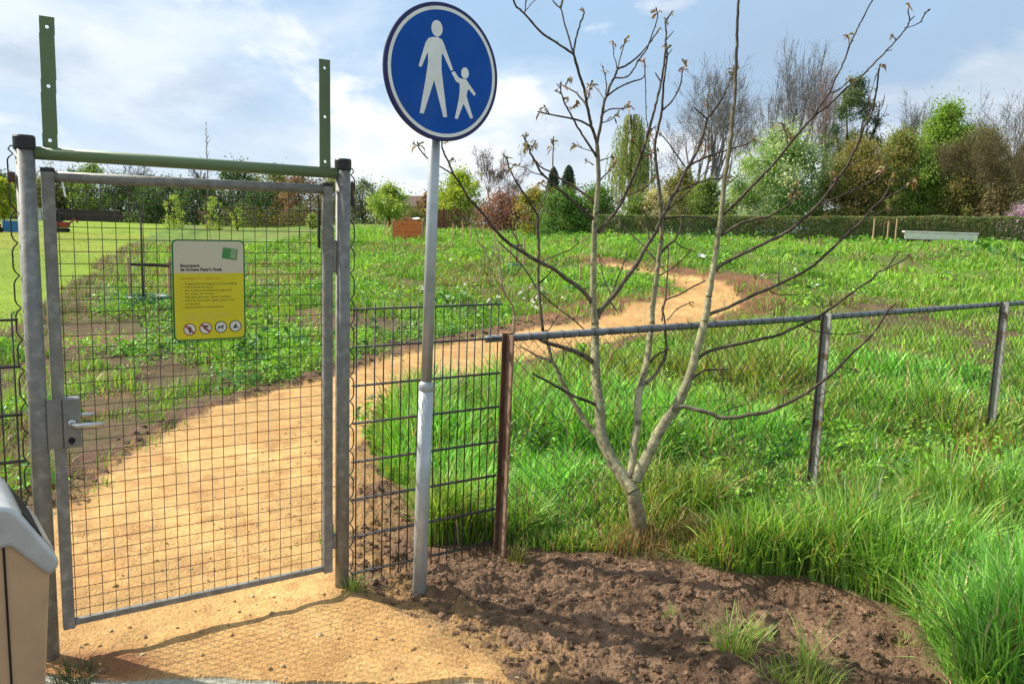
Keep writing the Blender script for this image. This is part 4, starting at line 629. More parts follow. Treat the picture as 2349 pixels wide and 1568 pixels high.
# ---------------------------------------------------------------- pedestrian sign
ps = thing('traffic_sign', 'round blue footpath sign with adult and child on a leaning galvanised pole', 'sign', (-0.367, 3.36, 0))
lean = (0.031, 0.0)
def pp(z): return (lean[0]*z/1.92, 0, z)
MB().tube([pp(-0.3), pp(0.4), pp(0.905)], 0.0305, 28).build('pole_sleeve', MAT['galv_pole'], ps, True)
mb = MB(); mb.lathe([(0.0305, 0.0), (0.0328, 0.004), (0.0328, 0.020), (0.0295, 0.030), (0.0238, 0.040)], pp(0.900), 28); mb.build('pole_collar', MAT['galv_pole'], ps, True)
MB().tube([pp(0.92), pp(1.5), pp(2.37)], 0.0232, 24).build('pole', MAT['galv_pole'], ps, True)
SY = 0.648
disc = MB(); disc.lathe([(0.230, -0.022), (0.246, -0.012), (0.2570, -0.004), (0.2605, 0.004), (0.2605, 0.012), (0.258, 0.0145), (0.2475, 0.0145)], (0, 0, 0), 96, 'y')
dm = disc.build('sign_disc', MAT['navy'], ps, False); dm.location = (-0.309+0.367, 3.32-3.36, 2.174); dm.rotation_euler = (0, 0, SY)
def flat(name, m, outer, inner, y0, y1):
    mb = MB(); k = np.arange(96); th = k*2*np.pi/96; k2 = (k+1) % 96
    if inner > 0:
        V = np.concatenate([np.c_[r*np.cos(th), np.full(96, y), r*np.sin(th)] for r, y in ((outer, y0), (inner, y0), (outer, y1), (inner, y1))])
        mb.add(V, [np.c_[k, k2, 96+k2, 96+k], np.c_[192+k, 288+k, 288+k2, 192+k2], np.c_[k, 192+k, 192+k2, k2], np.c_[96+k, 96+k2, 288+k2, 288+k]])
    else: mb.prism(np.c_[outer*np.cos(th), outer*np.sin(th)], y0, y1)
    return mb.build(name, m, dm)
flat('blue_face', MAT['blue'], 0.2315, 0, -0.0158, -0.0140); flat('white_ring', MAT['white'], 0.2450, 0.2318, -0.0160, -0.0140)
def figure(name, outline, head, r):
    mb = MB(); mb.prism(outline, -0.0166, -0.0155); th = np.arange(28)*2*np.pi/28; mb.prism(np.c_[head[0]+r*0.88*np.cos(th), head[1]+r*1.06*np.sin(th)], -0.0166, -0.0155); return mb.build(name, MAT['white'], dm)
def tess(P):
    return P
figure('adult_pictogram', ADULT, (-0.0344, 0.1592), 0.0285); figure('child_pictogram', CHILD, (0.0988, 0.0109), 0.0205)
mb = MB(); mb.box((0.0, 0.052, 0), (0.07, 0.030, 0.030), 0.004); mb.box((0.0, 0.052, -0.17), (0.07, 0.030, 0.030), 0.004); b_ = mb.build('pole_bracket', MAT['galv'], dm)

# ---------------------------------------------------------------- waste bin, mostly past the left edge
wb = thing('waste_bin', 'beige waste bin with silver sloping hood at the left edge by the lock post', 'bin', (-1.330, 1.993, 0.288), R(38)); wb.scale = (.82, .82, .82)
def shell(name, prof, y0, y1, m, bev=0.010, parent=wb):
    bm = bmesh.new(); vs = [bm.verts.new((p[0], y0, p[1])) for p in prof]; f = bm.faces.new(vs); r = bmesh.ops.extrude_face_region(bm, geom=[f])
    for v in r['geom']:
        if isinstance(v, bmesh.types.BMVert): v.co.y = y1
    bmesh.ops.recalc_face_normals(bm, faces=bm.faces[:]); bmesh.ops.bevel(bm, geom=bm.edges[:], offset=bev, segments=3, affect='EDGES', profile=0.5, clamp_overlap=True)
    me = bpy.data.meshes.new(name); bm.to_mesh(me); bm.free(); me.materials.append(m); o = bpy.data.objects.new(name, me); COL.objects.link(o); o.parent = parent; return o
body = shell('body', [(-0.24, -0.345), (0.085, -0.345), (0.148, 0.530), (0.055, 0.640), (-0.24, 0.610)], -0.20, 0.20, MAT['beige'], 0.012)
hood = shell('hood', [(-0.26, 0.575), (0.045, 0.615), (0.143, 0.500), (0.170, 0.522), (0.170, 0.548), (0.077, 0.705), (0.050, 0.735), (0.010, 0.745), (-0.26, 0.710)], -0.215, 0.215, MAT['silver'], 0.018)
sl = np.array([0.170-0.077, 0.548-0.705]); sl /= np.linalg.norm(sl); nrm_ = np.array([-sl[1], sl[0]])
def slope(u, off): p = np.array([0.077, 0.705])+sl*u+nrm_*off; return p
def slab(name, u0, u1, y0, y1, o0, o1, m, parent):
    P = [slope(u0, o0), slope(u1, o0), slope(u1, o1), slope(u0, o1)]; return MB().prism([tuple(p) for p in P], y0, y1).build(name, m, parent)
slab('opening', 0.012, 0.108, -0.165, 0.165, -0.004, 0.003, MAT['dark'], hood); slab('ashtray_plate', 0.114, 0.165, -0.165, 0.165, -0.004, 0.004, MAT['silver'], hood)
mb = MB(); mb.box((0.030, -0.2005, 0.16), (0.006, 0.010, 0.96), 0.002); mb.build('door_seam', MAT['dark'], body)
# ---------------------------------------------------------------- the young many-stemmed tree at the fence
def smooth(P, r, k=5):
    P = np.asarray(P); n = len(P)
    if n < 3: u = np.linspace(0, 1, 3); return np.array([P[0]+(P[-1]-P[0])*t for t in u]), np.interp(u, np.linspace(0, 1, n), r)
    Q = np.vstack([2*P[0]-P[1], P, 2*P[-1]-P[-2]]); O = []; rr = []
    for i in range(n-1):
        p0, p1, p2, p3 = Q[i:i+4]
        for t in np.linspace(0, 1, k, endpoint=False):
            O.append(0.5*((2*p1)+(-p0+p2)*t+(2*p0-5*p1+4*p2-p3)*t*t+(-p0+3*p1-3*p2+p3)*t**3)); rr.append(r[i]+(r[i+1]-r[i])*t)
    O.append(P[-1]); rr.append(r[-1]); return np.array(O), np.array(rr)
rng = np.random.default_rng(11)
ft = thing('young_tree', 'young many stemmed tree with pale bark and opening leaves at the chain link fence', 'tree', (0.63, 3.93, 0))
T0 = np.array([0.63, 3.93, 0.0])
def barkcol(r, P, seed, dk=False):
    pale = np.array([.285, .262, .150]); dark = np.array([.070, .050, .040]); k = np.clip((r-0.0075)/0.0065, 0, 1)[:, None]*(.30 if dk else 1)
    c = dark+(pale-dark)*k; n = vnoise(P[:, 2]*9+seed, P[:, 0]*13, 3)[:, None]; c = c*(0.75+0.5*n); br = np.clip((0.35-P[:, 2])/0.3, 0, 1)[:, None]
    return c+(np.array([.17, .105, .05])*(0.6+0.8*n)-c)*br*0.75
trunk = MB(); twigs = MB(); nb_ = 0; ends = []
for i, limb in enumerate(LIMBS):
    a = np.array(limb, float)/1000.0; P = a[:, :3]; r = a[:, 3]/10.0
    if i == 0: P[0, 2] = -0.12; r = r*np.array([1.15, 1.0, 1.0, 1.0])
    P, r = smooth(P, r, 6)
    jit = 0.0 if i < 3 else 0.0022
    wob = np.c_[vnoise(np.arange(len(P))*0.7+i*7, np.zeros(len(P))+i, 1)-.5, vnoise(np.arange(len(P))*0.7+i*7, np.zeros(len(P))+i, 2)-.5, np.zeros(len(P))]*2*jit
    wob[0] = 0; P = P+wob
    if r[0] < 0.012: r = r*(1+0.22*(vnoise(np.arange(len(P))*1.3, np.zeros(len(P))+i*3.1, 8)-0.4))
    else: r = r*(1+0.10*(vnoise(np.arange(len(P))*0.8, np.zeros(len(P))+i*3.1, 8)-0.5))
    r = r*np.where(np.arange(len(r)) == len(r)-1, 0.75, 1.0); r[0] *= 1.15
    ends.append((P[-1], P[-1]-P[-3]))
    c = barkcol(r, P, i*1.7, i in DARK)
    if r[0] > 0.0125: trunk.tube(P-T0, r, 14, col=c)
    elif r[0] > 0.0050: nb_ += 1; b = MB(); b.tube(P-T0, r, 9, col=c); b.build('branch', MAT['bark'], ft, True)
    else:
        twigs.tube(P-T0, r, 6, col=c)
    # side buds along the limb
    if r[0] < 0.012:
        for q in range(2, len(P)-1, 4):
            dd = rng.normal(size=3); dd[2] = abs(dd[2]); dd /= np.linalg.norm(dd); e = P[q]+dd*rng.uniform(.006, .014)
            twigs.tube(np.array([P[q], (P[q]+e)/2, e])-T0, [r[q]*0.7, 0.0020, 0.0008], 5, col=np.array([.09, .055, .045]))
trunk.build('trunk', MAT['bark'], ft, True)
LV = MB(); cols = np.array([[.30, .17, .08], [.27, .20, .09], [.24, .22, .09], [.26, .12, .09], [.36, .24, .13], [.18, .18, .07]])
def sprig(P, dirn, amt):
    n = int(4+6*amt*rng.uniform(0.7, 1.2)); dirn = dirn/(np.linalg.norm(dirn)+1e-9)
    for k in range(n):
        base = P-dirn*rng.uniform(0, 0.05*amt); d = rng.normal(size=3)*0.8+dirn*0.8+np.array([0, 0, 0.25]); d /= np.linalg.norm(d); ln = rng.uniform(.022, .050)*(0.8+0.22*amt)
        side = np.cross(d, rng.normal(size=3)); side /= np.linalg.norm(side); up = np.cross(side, d); wd = ln*rng.uniform(.16, .26); dr = np.array([0, 0, -1.0])*ln*rng.uniform(.15, .75)
        m1 = base+d*ln*0.45; m2 = m1+d*ln*0.35+dr*0.5; tip = m2+d*ln*0.15+dr*0.8
        V = np.array([base, m1+side*wd*0.6, m1-side*wd*0.6, m2+side*wd*0.7, m2-side*wd*0.7, tip])-T0; c = cols[rng.integers(len(cols))]*rng.uniform(.7, 1.25)
        LV.add(V, [np.array([[0, 2, 1], [3, 4, 5]]), np.array([[1, 2, 4, 3]])], c)
    twigs.tube(np.array([P-dirn*0.006, P+dirn*0.004, P+dirn*0.012])-T0, [0.0030, 0.0042, 0.001], 6, col=np.array([.11, .06, .045]))
for i, amt in BUDS: sprig(*ends[i], amt)
for P, d in [((1.00, 4.20, 1.18), (0.1, 0, 1)), ((0.42, 4.40, 1.16), (0, 0, -1)), ((0.46, 4.38, 1.12), (.3, 0, -1))]:
    pass
twigs.build('twigs', MAT['bark'], ft, True, 'fine dark twigs with buds')['kind'] = 'stuff'; LV.build('young_leaves', MAT['leaf'], ft)

# ---------------------------------------------------------------- trees, bushes and hedge in the background
PAL = dict(mid3=[(.11, .19, .035), (.15, .23, .045), (.08, .14, .03)], dark=[(.030, .060, .022), (.045, .082, .028), (.055, .095, .035)], midgreen=[(.10, .16, .035), (.13, .19, .05), (.08, .13, .03)], olive=[(.09, .10, .030), (.12, .13, .04), (.07, .085, .03)], rust=[(.135, .080, .045), (.10, .075, .04), (.16, .10, .06)],
    yellow=[(.19, .23, .025), (.25, .26, .04), (.14, .19, .03)], lime=[(.19, .26, .05), (.24, .31, .08), (.13, .20, .04)], greygreen=[(.085, .11, .065), (.11, .135, .085), (.065, .09, .055)], spring=[(.20, .26, .03), (.26, .31, .045), (.13, .19, .025)], spring2=[(.13, .22, .035), (.18, .27, .05), (.10, .16, .03)],
    purple=[(.15, .080, .075), (.19, .11, .095), (.11, .065, .06)], orange=[(.20, .15, .04), (.14, .17, .035), (.11, .16, .03)], laurel=[(.040, .095, .020), (.060, .125, .028), (.085, .150, .04)], laurel2=[(.050, .115, .018), (.075, .150, .023), (.11, .18, .035)], thuja=[(.03, .058, .026), (.042, .075, .032)],
    willow=[(.24, .30, .10), (.29, .34, .14), (.18, .24, .08)], cream=[(.30, .28, .17), (.22, .23, .10), (.36, .33, .22)], oliveb=[(.135, .145, .045), (.165, .165, .055), (.11, .135, .040), (.16, .125, .05)], oliveb2=[(.12, .150, .040), (.15, .165, .05), (.10, .135, .035), (.14, .12, .045)], mid2=[(.09, .14, .035), (.12, .17, .05)],
    bluegreen=[(.05, .085, .05), (.075, .11, .05), (.085, .10, .045)], blossom=[(.12, .20, .07), (.08, .15, .05), (.22, .29, .15), (.40, .44, .33), (.16, .25, .07)], lilac=[(.33, .22, .38), (.40, .30, .45), (.13, .17, .07)], brownt=[(.15, .13, .065), (.13, .125, .06), (.17, .14, .08)],
    grey=[(.11, .10, .10)], brown=[(.12, .085, .06)], pinkgrey=[(.21, .155, .14)], blue=[(.105, .10, .105)], reddish=[(.17, .105, .10)])
TWIG = dict(grey=(.24, .22, .20), brown=(.11, .08, .055), pinkgrey=(.21, .15, .135), blue=(.25, .225, .215), reddish=(.26, .19, .17), brownt=(.165, .13, .09))
def unit(n, rng): d = rng.normal(size=(n, 3)); return d/np.linalg.norm(d, axis=1)[:, None]
def pick(pal, n, rng, base=None):
    p = np.array(pal); i = rng.integers(len(p), size=n) if base is None else base
    return p[i]*rng.uniform(.86, 1.14, size=(n, 1))
def crown(mb, rng, lobes, n, s, pal, asp=0.6, clump=0.8, shell=0.3, loose=0.45, box=None):
    """leaf sized faces: part in many small clumps, part loose through the whole crown"""
    lobes = np.asarray(lobes); w = lobes[:, 3]**1.5; k = rng.choice(len(lobes), n, p=w/w.sum()); d = unit(n, rng); q = shell+(1-shell)*rng.random(n)**0.6; q *= rng.uniform(.75, 1.25, n)
    P = lobes[k, :3]+d*np.c_[lobes[k, 3], lobes[k, 3], lobes[k, 4]]*q[:, None]
    m_ = rng.random(n) < loose; P[m_] += rng.normal(size=(m_.sum(), 3))*lobes[k[m_], 3][:, None]*.75
    p = np.array(pal); fav = rng.integers(len(p), size=len(lobes)); i = np.where(rng.random(n) < clump, fav[k], rng.integers(len(p), size=n)); lt = rng.uniform(.85, 1.2, len(lobes))
    keep = P[:, 2] > .02*abs(P[:, 2].max()); P = P[keep]; n = len(P); d = d[keep]; i = i[keep]; k = k[keep]
    mb.leaves(P, d*0.5+unit(n, rng)+np.array([0, 0, .35]), s*rng.uniform(.55, 1.5, n), asp, pick(pal, n, rng, i)*1.6*lt[k, None], rng)
def make_lobes(rng, w, h, z0, n, top=1.0, squash=1.0):
    L_ = []; n = int(n*3.2*max(1, h/w*.85))
    for i in range(n):
        u = rng.uniform(0.0, 1.0); env = (1-abs(2*u-.86)**2.4*.62) if u > .43 else (.72+.28*math.sin(u/.43*1.57)); r = w*rng.uniform(.065, .13); a = rng.uniform(0, 2*np.pi); rr = max(0, w*.5*env-r*.8)*math.sqrt(rng.uniform(.05, 1)); rz = r*rng.uniform(.75, 1.15)
        L_.append((rr*math.cos(a), rr*math.sin(a), z0+rz*.6+(h-z0-rz*1.5)*u, r, rz))
    return L_
def branching(rng, h, w, levels, kids, up=0.35, spread=0.6, stems=1, ratio=0.72, start=0.12):
    segs = []; q = []
    for s_ in range(stems):
        a = rng.uniform(0, 2*np.pi); d = np.array([math.cos(a)*.16, math.sin(a)*.16, 1.0]); 
        if stems == 1: d = np.array([0, 0, 1.0])
        q.append((np.array([0, 0, 0.0]), d/np.linalg.norm(d), 1.0, 0, 0.05))
    while q:
        p, d, ln, lv, r = q.pop()
        n = 3; pts = [p]
        for i in range(n):
            d = d+rng.normal(size=3)*0.13+np.array([0, 0, up*0.10]); d /= np.linalg.norm(d); pts.append(pts[-1]+d*ln/n)
        for i in range(n): segs.append((pts[i], pts[i+1], r*(1-0.3*i/n), r*(1-0.3*(i+1)/n), lv))
        if lv >= levels: continue
        for k in range(kids+(1 if rng.random() < .4 else 0)):
            pos = pts[-1] if k < 2 else pts[rng.integers(1, n+1)]
            e = d+unit(1, rng)[0]*spread*rng.uniform(.6, 1.3)+np.array([0, 0, up*0.5]); e /= np.linalg.norm(e); q.append((pos, e, ln*ratio*rng.uniform(.75, 1.2), lv+1, r*(0.68 if k < 2 else 0.5)))
    P0 = np.array([s[0] for s in segs]); P1 = np.array([s[1] for s in segs]); r0 = np.array([s[2] for s in segs]); r1 = np.array([s[3] for s in segs]); lv = np.array([s[4] for s in segs])
    zmax = np.percentile(P1[:, 2], 99.7); xr = np.percentile(np.abs(P1[:, :2]), 98.5); S_ = np.array([w/2/xr, w/2/xr, h/zmax]); return P0*S_, P1*S_, r0, r1, lv
def limbs(mb, rng, lobes, z0, r, col, n=9):
    for k in rng.permutation(len(lobes))[:n]:
        c = np.array(lobes[k][:3]); a = np.array([0, 0, z0*rng.uniform(.6, 1.2)]); mid = (a+c)/2+np.array([0, 0, rng.uniform(0, .1)*c[2]]); P, rr = smooth([a, mid, c], [r*.6, r*.4, r*.14], 3); mb.tube(P, rr, 5, cap=False, col=np.array(col))
KIND = dict(leafy='broadleaf_tree', bare='leafless_tree', spire='leafless_tree', bush='bush', thuja='cypress', willow='weeping_tree', open='broadleaf_tree', twiggy='twiggy_tree')
for bi, (kind, X, Y, Z, H, Wd, pal, lab) in enumerate(BACK):
    if kind in ('leafy', 'bush'): Wd *= 1.22
    rng = np.random.default_rng(100+bi); t = thing(KIND[kind], lab, 'bush' if kind == 'bush' else 'tree', (X, Y, Z-0.1), 0, 'trees and bushes in the background')
    s = max(.055, Y*0.0019); cl = PAL[pal]; s *= 1.25 if kind in ('leafy', 'bush') else 1; bk = TWIG.get(pal, (.085, .07, .05)); tr = MB(); cr = MB()
    if kind in ('leafy', 'open', 'bush'):
        z0 = H*(0.02 if kind == 'bush' else rng.uniform(.10, .2)); lob = make_lobes(rng, Wd, H, z0, {'leafy': 20, 'open': 26, 'bush': 22}[kind])
        if kind == 'open': lob = [(a, b, c, d*.8, e*.8) for a, b, c, d, e in lob][::2]
        if kind == 'bush' or Y > 80: lob += [(Wd*.3*math.cos(a), Wd*.3*math.sin(a), H*rng.uniform(.06, .16), Wd*.2, H*.13) for a in np.linspace(0, 5.3, 7)]
        n = int((3.0 if kind == 'open' else 9.0 if Y < 80 else 5.5)*Wd*H/(s*s*0.6)); n = min(n, 60000)
        crown(cr, rng, lob, n, s, cl, loose=.3 if kind == 'open' else .5)
        r = max(.05, H*.022); tr.tube([(0, 0, -0.2), (0, 0, z0+0.1*H), (0, 0, H*.55)], [r, r*.8, r*.35], 8, col=np.array(bk)); limbs(tr, rng, lob, z0+.05*H, r*.8, bk, 10)
        if kind == 'open':
            P0, P1, r0, r1, lv = branching(rng, H*.97, Wd*.95, 4, 2, stems=1); k = lv > 0; tr.segs(P0[k], P1[k], np.maximum(r0[k]*2.2, .02), np.maximum(r1[k]*2.2, .015), 3, np.array(bk))
    elif kind in ('bare', 'twiggy'):
        tall = H > 6; P0, P1, r0, r1, lv = branching(rng, H, Wd, 6 if Wd > 4 else 5, 2, up=0.30 if tall else 0.2, spread=.74, stems=5 if kind == 'twiggy' or Wd > 6 else 2, ratio=.80)
        fat = H*.015; tw = Y*0.00020; c = np.array(bk)[None]*rng.uniform(.75, 1.3, (len(P0), 1))
        big = lv <= 2; tr.segs(P0[big], P1[big], np.maximum(r0[big]/.05*fat, tw), np.maximum(r1[big]/.05*fat, tw), 5, c[big]); fine = ~big
        cr.segs(P0[fine], P1[fine], np.maximum(r0[fine]/.05*fat*.5, tw), np.maximum(r1[fine]/.05*fat*.45, tw), 3, c[fine])
        m2 = int(min(9000, 900+9*Wd*H/(tw*tw*2500))); src = P1[fine]; i2 = rng.integers(len(src), size=m2); b0 = src[i2]+rng.normal(size=(m2, 3))*np.array([Wd, Wd, H])*.022; dd = unit(m2, rng)*.6+np.array([0, 0, .6])+np.c_[b0[:, :2]/Wd, np.zeros(m2)]; ln = H*.05*rng.uniform(.5, 1.4, m2)
        cr.segs(b0, b0+dd*ln[:, None], np.full(m2, tw*.8), np.full(m2, tw*.4), 3, np.array(bk)[None]*rng.uniform(.9, 1.5, (m2, 1)))
        tips = lv >= (5 if Wd > 4 else 4); tp = P1[tips]; m_ = len(tp)*(9 if kind == 'twiggy' else 2); i = rng.integers(len(tp), size=m_); pos = tp[i]+rng.normal(size=(m_, 3))*Wd*(.03 if kind == 'twiggy' else .012)
        cr.leaves(pos, unit(m_, rng), s*(.9 if kind == 'twiggy' else .55)*rng.uniform(.6, 1.3, m_), .5, pick(cl, m_, rng), rng)
    elif kind == 'spire':
        P0, P1, r0, r1, lv = branching(rng, H, Wd*1.2, 2, 3, up=.9, spread=.5, ratio=.5); tr.tube([(0, 0, 0), (.05, 0, H*.5), (-.05, .05, H)], [.11, .08, .02], 6, col=np.array(bk))
        for k in range(26):
            z = rng.uniform(.45, .98)*H; a = rng.uniform(0, 6.28); ln = Wd*.5*rng.uniform(.4, 1)*(1.15-z/H)*1.6; e = np.array([math.cos(a)*ln, math.sin(a)*ln, z+ln*1.4]); cr.tube([(0, 0, z), (e[0]*.5, e[1]*.5, z+ln*.6), e], [.04, .03, .018], 4, col=np.array(bk))
    elif kind == 'thuja':
        n = 5200; u = rng.random(n)**.8; a = rng.uniform(0, 6.28, n); env = np.sqrt(np.clip(1-u**2.6, 0, 1))*(.88+.12*np.sin(5*a+9*u))*Wd*.56; q = rng.uniform(.55, 1.0, n); P = np.c_[np.cos(a)*env*q, np.sin(a)*env*q, H*(.02+.98*u)]
        cr.leaves(P, np.c_[np.cos(a), np.sin(a), np.full(n, .3)]+unit(n, rng)*.5, s*1.5*rng.uniform(.7, 1.3, n), .5, pick(cl, n, rng), rng); tr.tube([(0, 0, -.2), (0, 0, H*.8)], [.14, .04], 6, col=np.array(bk))
    elif kind == 'willow':
        tr.tube([(0, 0, -.2), (.1, 0, H*.3), (0, .1, H*.6), (0, 0, H*.92)], [.22, .17, .10, .03], 8, col=np.array(bk)); Ps = []
        for k in range(300):
            z = H*rng.uniform(.42, 1.0)**.8; a = rng.uniform(0, 6.28); rr = Wd*.5*rng.uniform(.25, 1)*math.sqrt(max(.05, 1-(z/H)**2.2))+.15; e = np.array([math.cos(a)*rr, math.sin(a)*rr, min(H, z+.25)])
            if k < 40: tr.tube([(0, 0, z*.8), e*np.array([.5, .5, 1])+np.array([0, 0, .1]), e], [.06, .04, .015], 4, col=np.array(bk))
            ln = rng.uniform(.3, .75)*z; m_ = int(ln/.075); v = np.linspace(0, 1, m_)[:, None]; Ps.append(e+np.c_[np.cos(a)*.25*np.sqrt(v), np.sin(a)*.25*np.sqrt(v), -ln*v]+rng.normal(size=(m_, 3))*[.05, .05, .03])
        P = np.concatenate(Ps); n = len(P); nv = unit(n, rng); nv[:, 2] *= .15; nv /= np.linalg.norm(nv, axis=1)[:, None]
        dn = np.tile([0, 0, -1.0], (n, 1)); sd_ = np.cross(nv, dn); sz = s*rng.uniform(.8, 1.7, n)[:, None]; V = np.stack([P-dn*sz*.6, P+sd_*sz*.22, P+dn*sz*.6, P-sd_*sz*.22], 1).reshape(-1, 3); cr.add(V, np.arange(4*n).reshape(-1, 4), np.repeat(pick(cl, n, rng), 4, 0))
    if tr.n: tr.build('trunk', MAT['farbark'], t, True)
    if cr.n: cr.build('crown', MAT['farbark'] if kind in ('bare', 'spire') else MAT['farleaf'], t)

# clipped hedge along the top of the bank
rng = np.random.default_rng(77); hd = thing('hedge', 'long clipped ivy hedge along the top of the bank', 'hedge', (0, 0, 0))
hp = np.array([[3.6, 37.6], [8.0, 37.0], [15.0, 35.6], [21.5, 34.0], [27.0, 32.2]]); ht = np.interp(np.arange(5), [0, 1, 2, 3, 4], [2.14, 2.22, 2.40, 2.58, 2.72])
seg_ = np.r_[0, np.cumsum(np.hypot(*np.diff(hp, axis=0).T))]; n = 52000; u = rng.random(n)*seg_[-1]; cx = np.interp(u, seg_, hp[:, 0]); cy = np.interp(u, seg_, hp[:, 1]); zt = np.interp(u, seg_, ht); zb = macro(cx, cy)-0.1
v = rng.random(n); side = rng.choice([-1, 1, 0], n, p=[.62, .1, .28]); dep = np.where(side == 0, rng.uniform(-.4, .4, n), side*rng.uniform(.28, .46, n)); zz = np.where(side == 0, zt-rng.uniform(0, .12, n)**1.2, zb+(zt-zb)*v)
zz += 0.07*(fbm(u, zz*0, .9, 3, 5)-.5)*2*np.where(side == 0, 1, .5); dep += 0.14*(fbm(u, zz*2, .45, 3, 6)-.5)
P = np.c_[cx, cy+dep, zz]; cl = np.array([(.110, .175, .060), (.18, .235, .085), (.23, .245, .11), (.14, .21, .07), (.25, .215, .125)]); k = np.clip((fbm(u, zz, .7, 3, 9)*5*1.4-1.2).astype(int)+rng.integers(-1, 2, n), 0, 4)
mb = MB(); mb.leaves(P, np.c_[rng.normal(size=n)*.6, np.where(side == 0, 0, -1.0)+rng.normal(size=n)*.5, np.where(side == 0, 1.0, .3)+rng.normal(size=n)*.5], .075*rng.uniform(.6, 1.4, n), .8, cl[k]*rng.uniform(.7, 1.3, (n, 1)), rng); mb.build('foliage', MAT['farleaf'], hd)
mb = MB(); m_ = 420; uu = rng.random(m_)*seg_[-1]; bx_ = np.interp(uu, seg_, hp[:, 0]); by_ = np.interp(uu, seg_, hp[:, 1]); zb_ = macro(bx_, by_)-.1; zt_ = np.interp(uu, seg_, ht)
mb.segs(np.c_[bx_, by_, zb_], np.c_[bx_+rng.normal(size=m_)*.2, by_+rng.normal(size=m_)*.15, zt_-.12], np.full(m_, .012), np.full(m_, .005), 4, np.array([.07, .055, .04])); mb.build('stems', MAT['farbark'], hd)
# low undergrowth far behind, where single bushes cannot be told apart
rng = np.random.default_rng(78); mb = MB()
for (x0, y0, x1, y1, n, h, s, pal) in ((-105, 131, -28, 126, 26000, 5.2, .26, 'dark'), (-40, 112, -14, 92, 5000, 2.6, .22, 'olive'), (-14, 78, 6, 72, 4500, 1.9, .15, 'olive'), (2, 54, 36, 44, 26000, 3.2, .11, 'oliveb'), (36, 44, 46, 40, 7000, 2.8, .11, 'olive'), (-4, 50, 5, 48, 4000, 1.3, .11, 'midgreen')):
    u = rng.random(n); px = x0+(x1-x0)*u; py = y0+(y1-y0)*u+rng.normal(size=n)*.9; hh = h*(.55+.9*fbm(px, py*0, h*.9, 3, 4)); P = np.c_[px, py, macro(px, py)+hh*rng.random(n)]
    mb.leaves(P, unit(n, rng)+np.array([0, -.5, .4]), s*rng.uniform(.6, 1.4, n), .7, pick(PAL[pal], n, rng), rng)
tag(mb.build('undergrowth', MAT['farleaf']), 'low undergrowth filling the gaps beneath the far trees', 'undergrowth', None, 'stuff')

# ---------------------------------------------------------------- far buildings and walls
def part(mbx, name, m, parent): return mbx.build(name, MAT[m], parent)
t = thing('boundary_wall', 'long dark brown board wall at the far side of the lawn', 'wall', (-67, 119, 0))
for k in range(9):
    mb = MB(); mb.box((-8.2+2.2*k, 0, .85), (2.12, .06, 1.6)); [mb.box((-8.2+2.2*k, -.035, .2+.2*q), (2.12, .03, .17), .01) for q in range(8)]; part(mb, 'panel', 'brownwood', t); mb = MB(); mb.box((-9.3+2.2*k, 0, .9), (.14, .14, 1.8), .02); part(mb, 'post', 'brownwood', t)
t = thing('shed', 'low pale shed between the two left gate uprights, across the lawn', 'shed', (-67.2, 117, 0))
t.location = (-0.567*117, 117, 0); mb = MB(); mb.box((0, 0, .75), (1.6, 1.6, 1.5)); part(mb, 'wall', 'shedgrey', t); mb = MB(); mb.box((0, 0, 1.58), (1.9, 1.9, .16), .03); part(mb, 'roof', 'shedgrey', t); mb = MB(); mb.box((.1, -.82, .6), (.8, .05, 1.1)); part(mb, 'door', 'brownroof', t)
def house(label, X, Y, w, d, hw, hr, mw, mr, ridge='x', wins=()):
    t = thing('house', label, 'house', (X, Y, float(macro(X, Y))-.1)); mb = MB(); mb.box((0, 0, hw/2), (w, d, hw)); part(mb, 'wall', mw, t)
    if ridge == 'x':
        V = [(-w/2-.2, -d/2-.25, hw), (w/2+.2, -d/2-.25, hw), (w/2+.2, d/2+.25, hw), (-w/2-.2, d/2+.25, hw), (-w/2-.2, 0, hw+hr), (w/2+.2, 0, hw+hr)]
    else: V = [(-w/2-.25, -d/2-.2, hw), (w/2+.25, -d/2-.2, hw), (w/2+.25, d/2+.2, hw), (-w/2-.25, d/2+.2, hw), (0, -d/2-.2, hw+hr), (0, d/2+.2, hw+hr)]
    F3, F4 = ([[0, 3, 4], [1, 5, 2]], [[0, 1, 5, 4], [2, 3, 4, 5], [3, 2, 1, 0]]) if ridge == 'x' else ([[0, 4, 1], [2, 5, 3]], [[1, 4, 5, 2], [3, 5, 4, 0], [3, 2, 1, 0]])
    mb = MB(); mb.add(V, [np.array(F3), np.array(F4)]); r_ = part(mb, 'roof', mr, t); mb = MB(); mb.box((w*.25, 0, hw+hr), (.5, .5, 1.0), .02); part(mb, 'chimney', 'brick', r_)
    for (x, z, ww, hh) in wins:
        mb = MB(); mb.box((x, -d/2-.02, z), (ww+.16, .08, hh+.16)); f_ = part(mb, 'window', 'whitewood', t); mb = MB(); mb.box((x, -d/2-.07, z), (ww, .03, hh)); part(mb, 'pane', 'glass', f_)
house('white house with a grey roof seen between the trees over the hedge', 15.2, 75, 2.6, 4, 1.75, .8, 'plaster', 'roof', 'x', ((-.6, 1.0, .5, .7),))
house('low brown roofed house behind the copper shrub', -10.9, 98, 8.0, 6, 2.2, 1.3, 'brick', 'brownroof', 'x', ((-2, 1.2, 1.2, 1.0), (1.5, 1.2, 1.2, 1.0)))
t = thing('garden_fence', 'red brown board fence just right of the sign pole, below the yellow green tree', 'fence', (-3.95, 50, float(macro(-3.9, 50))))
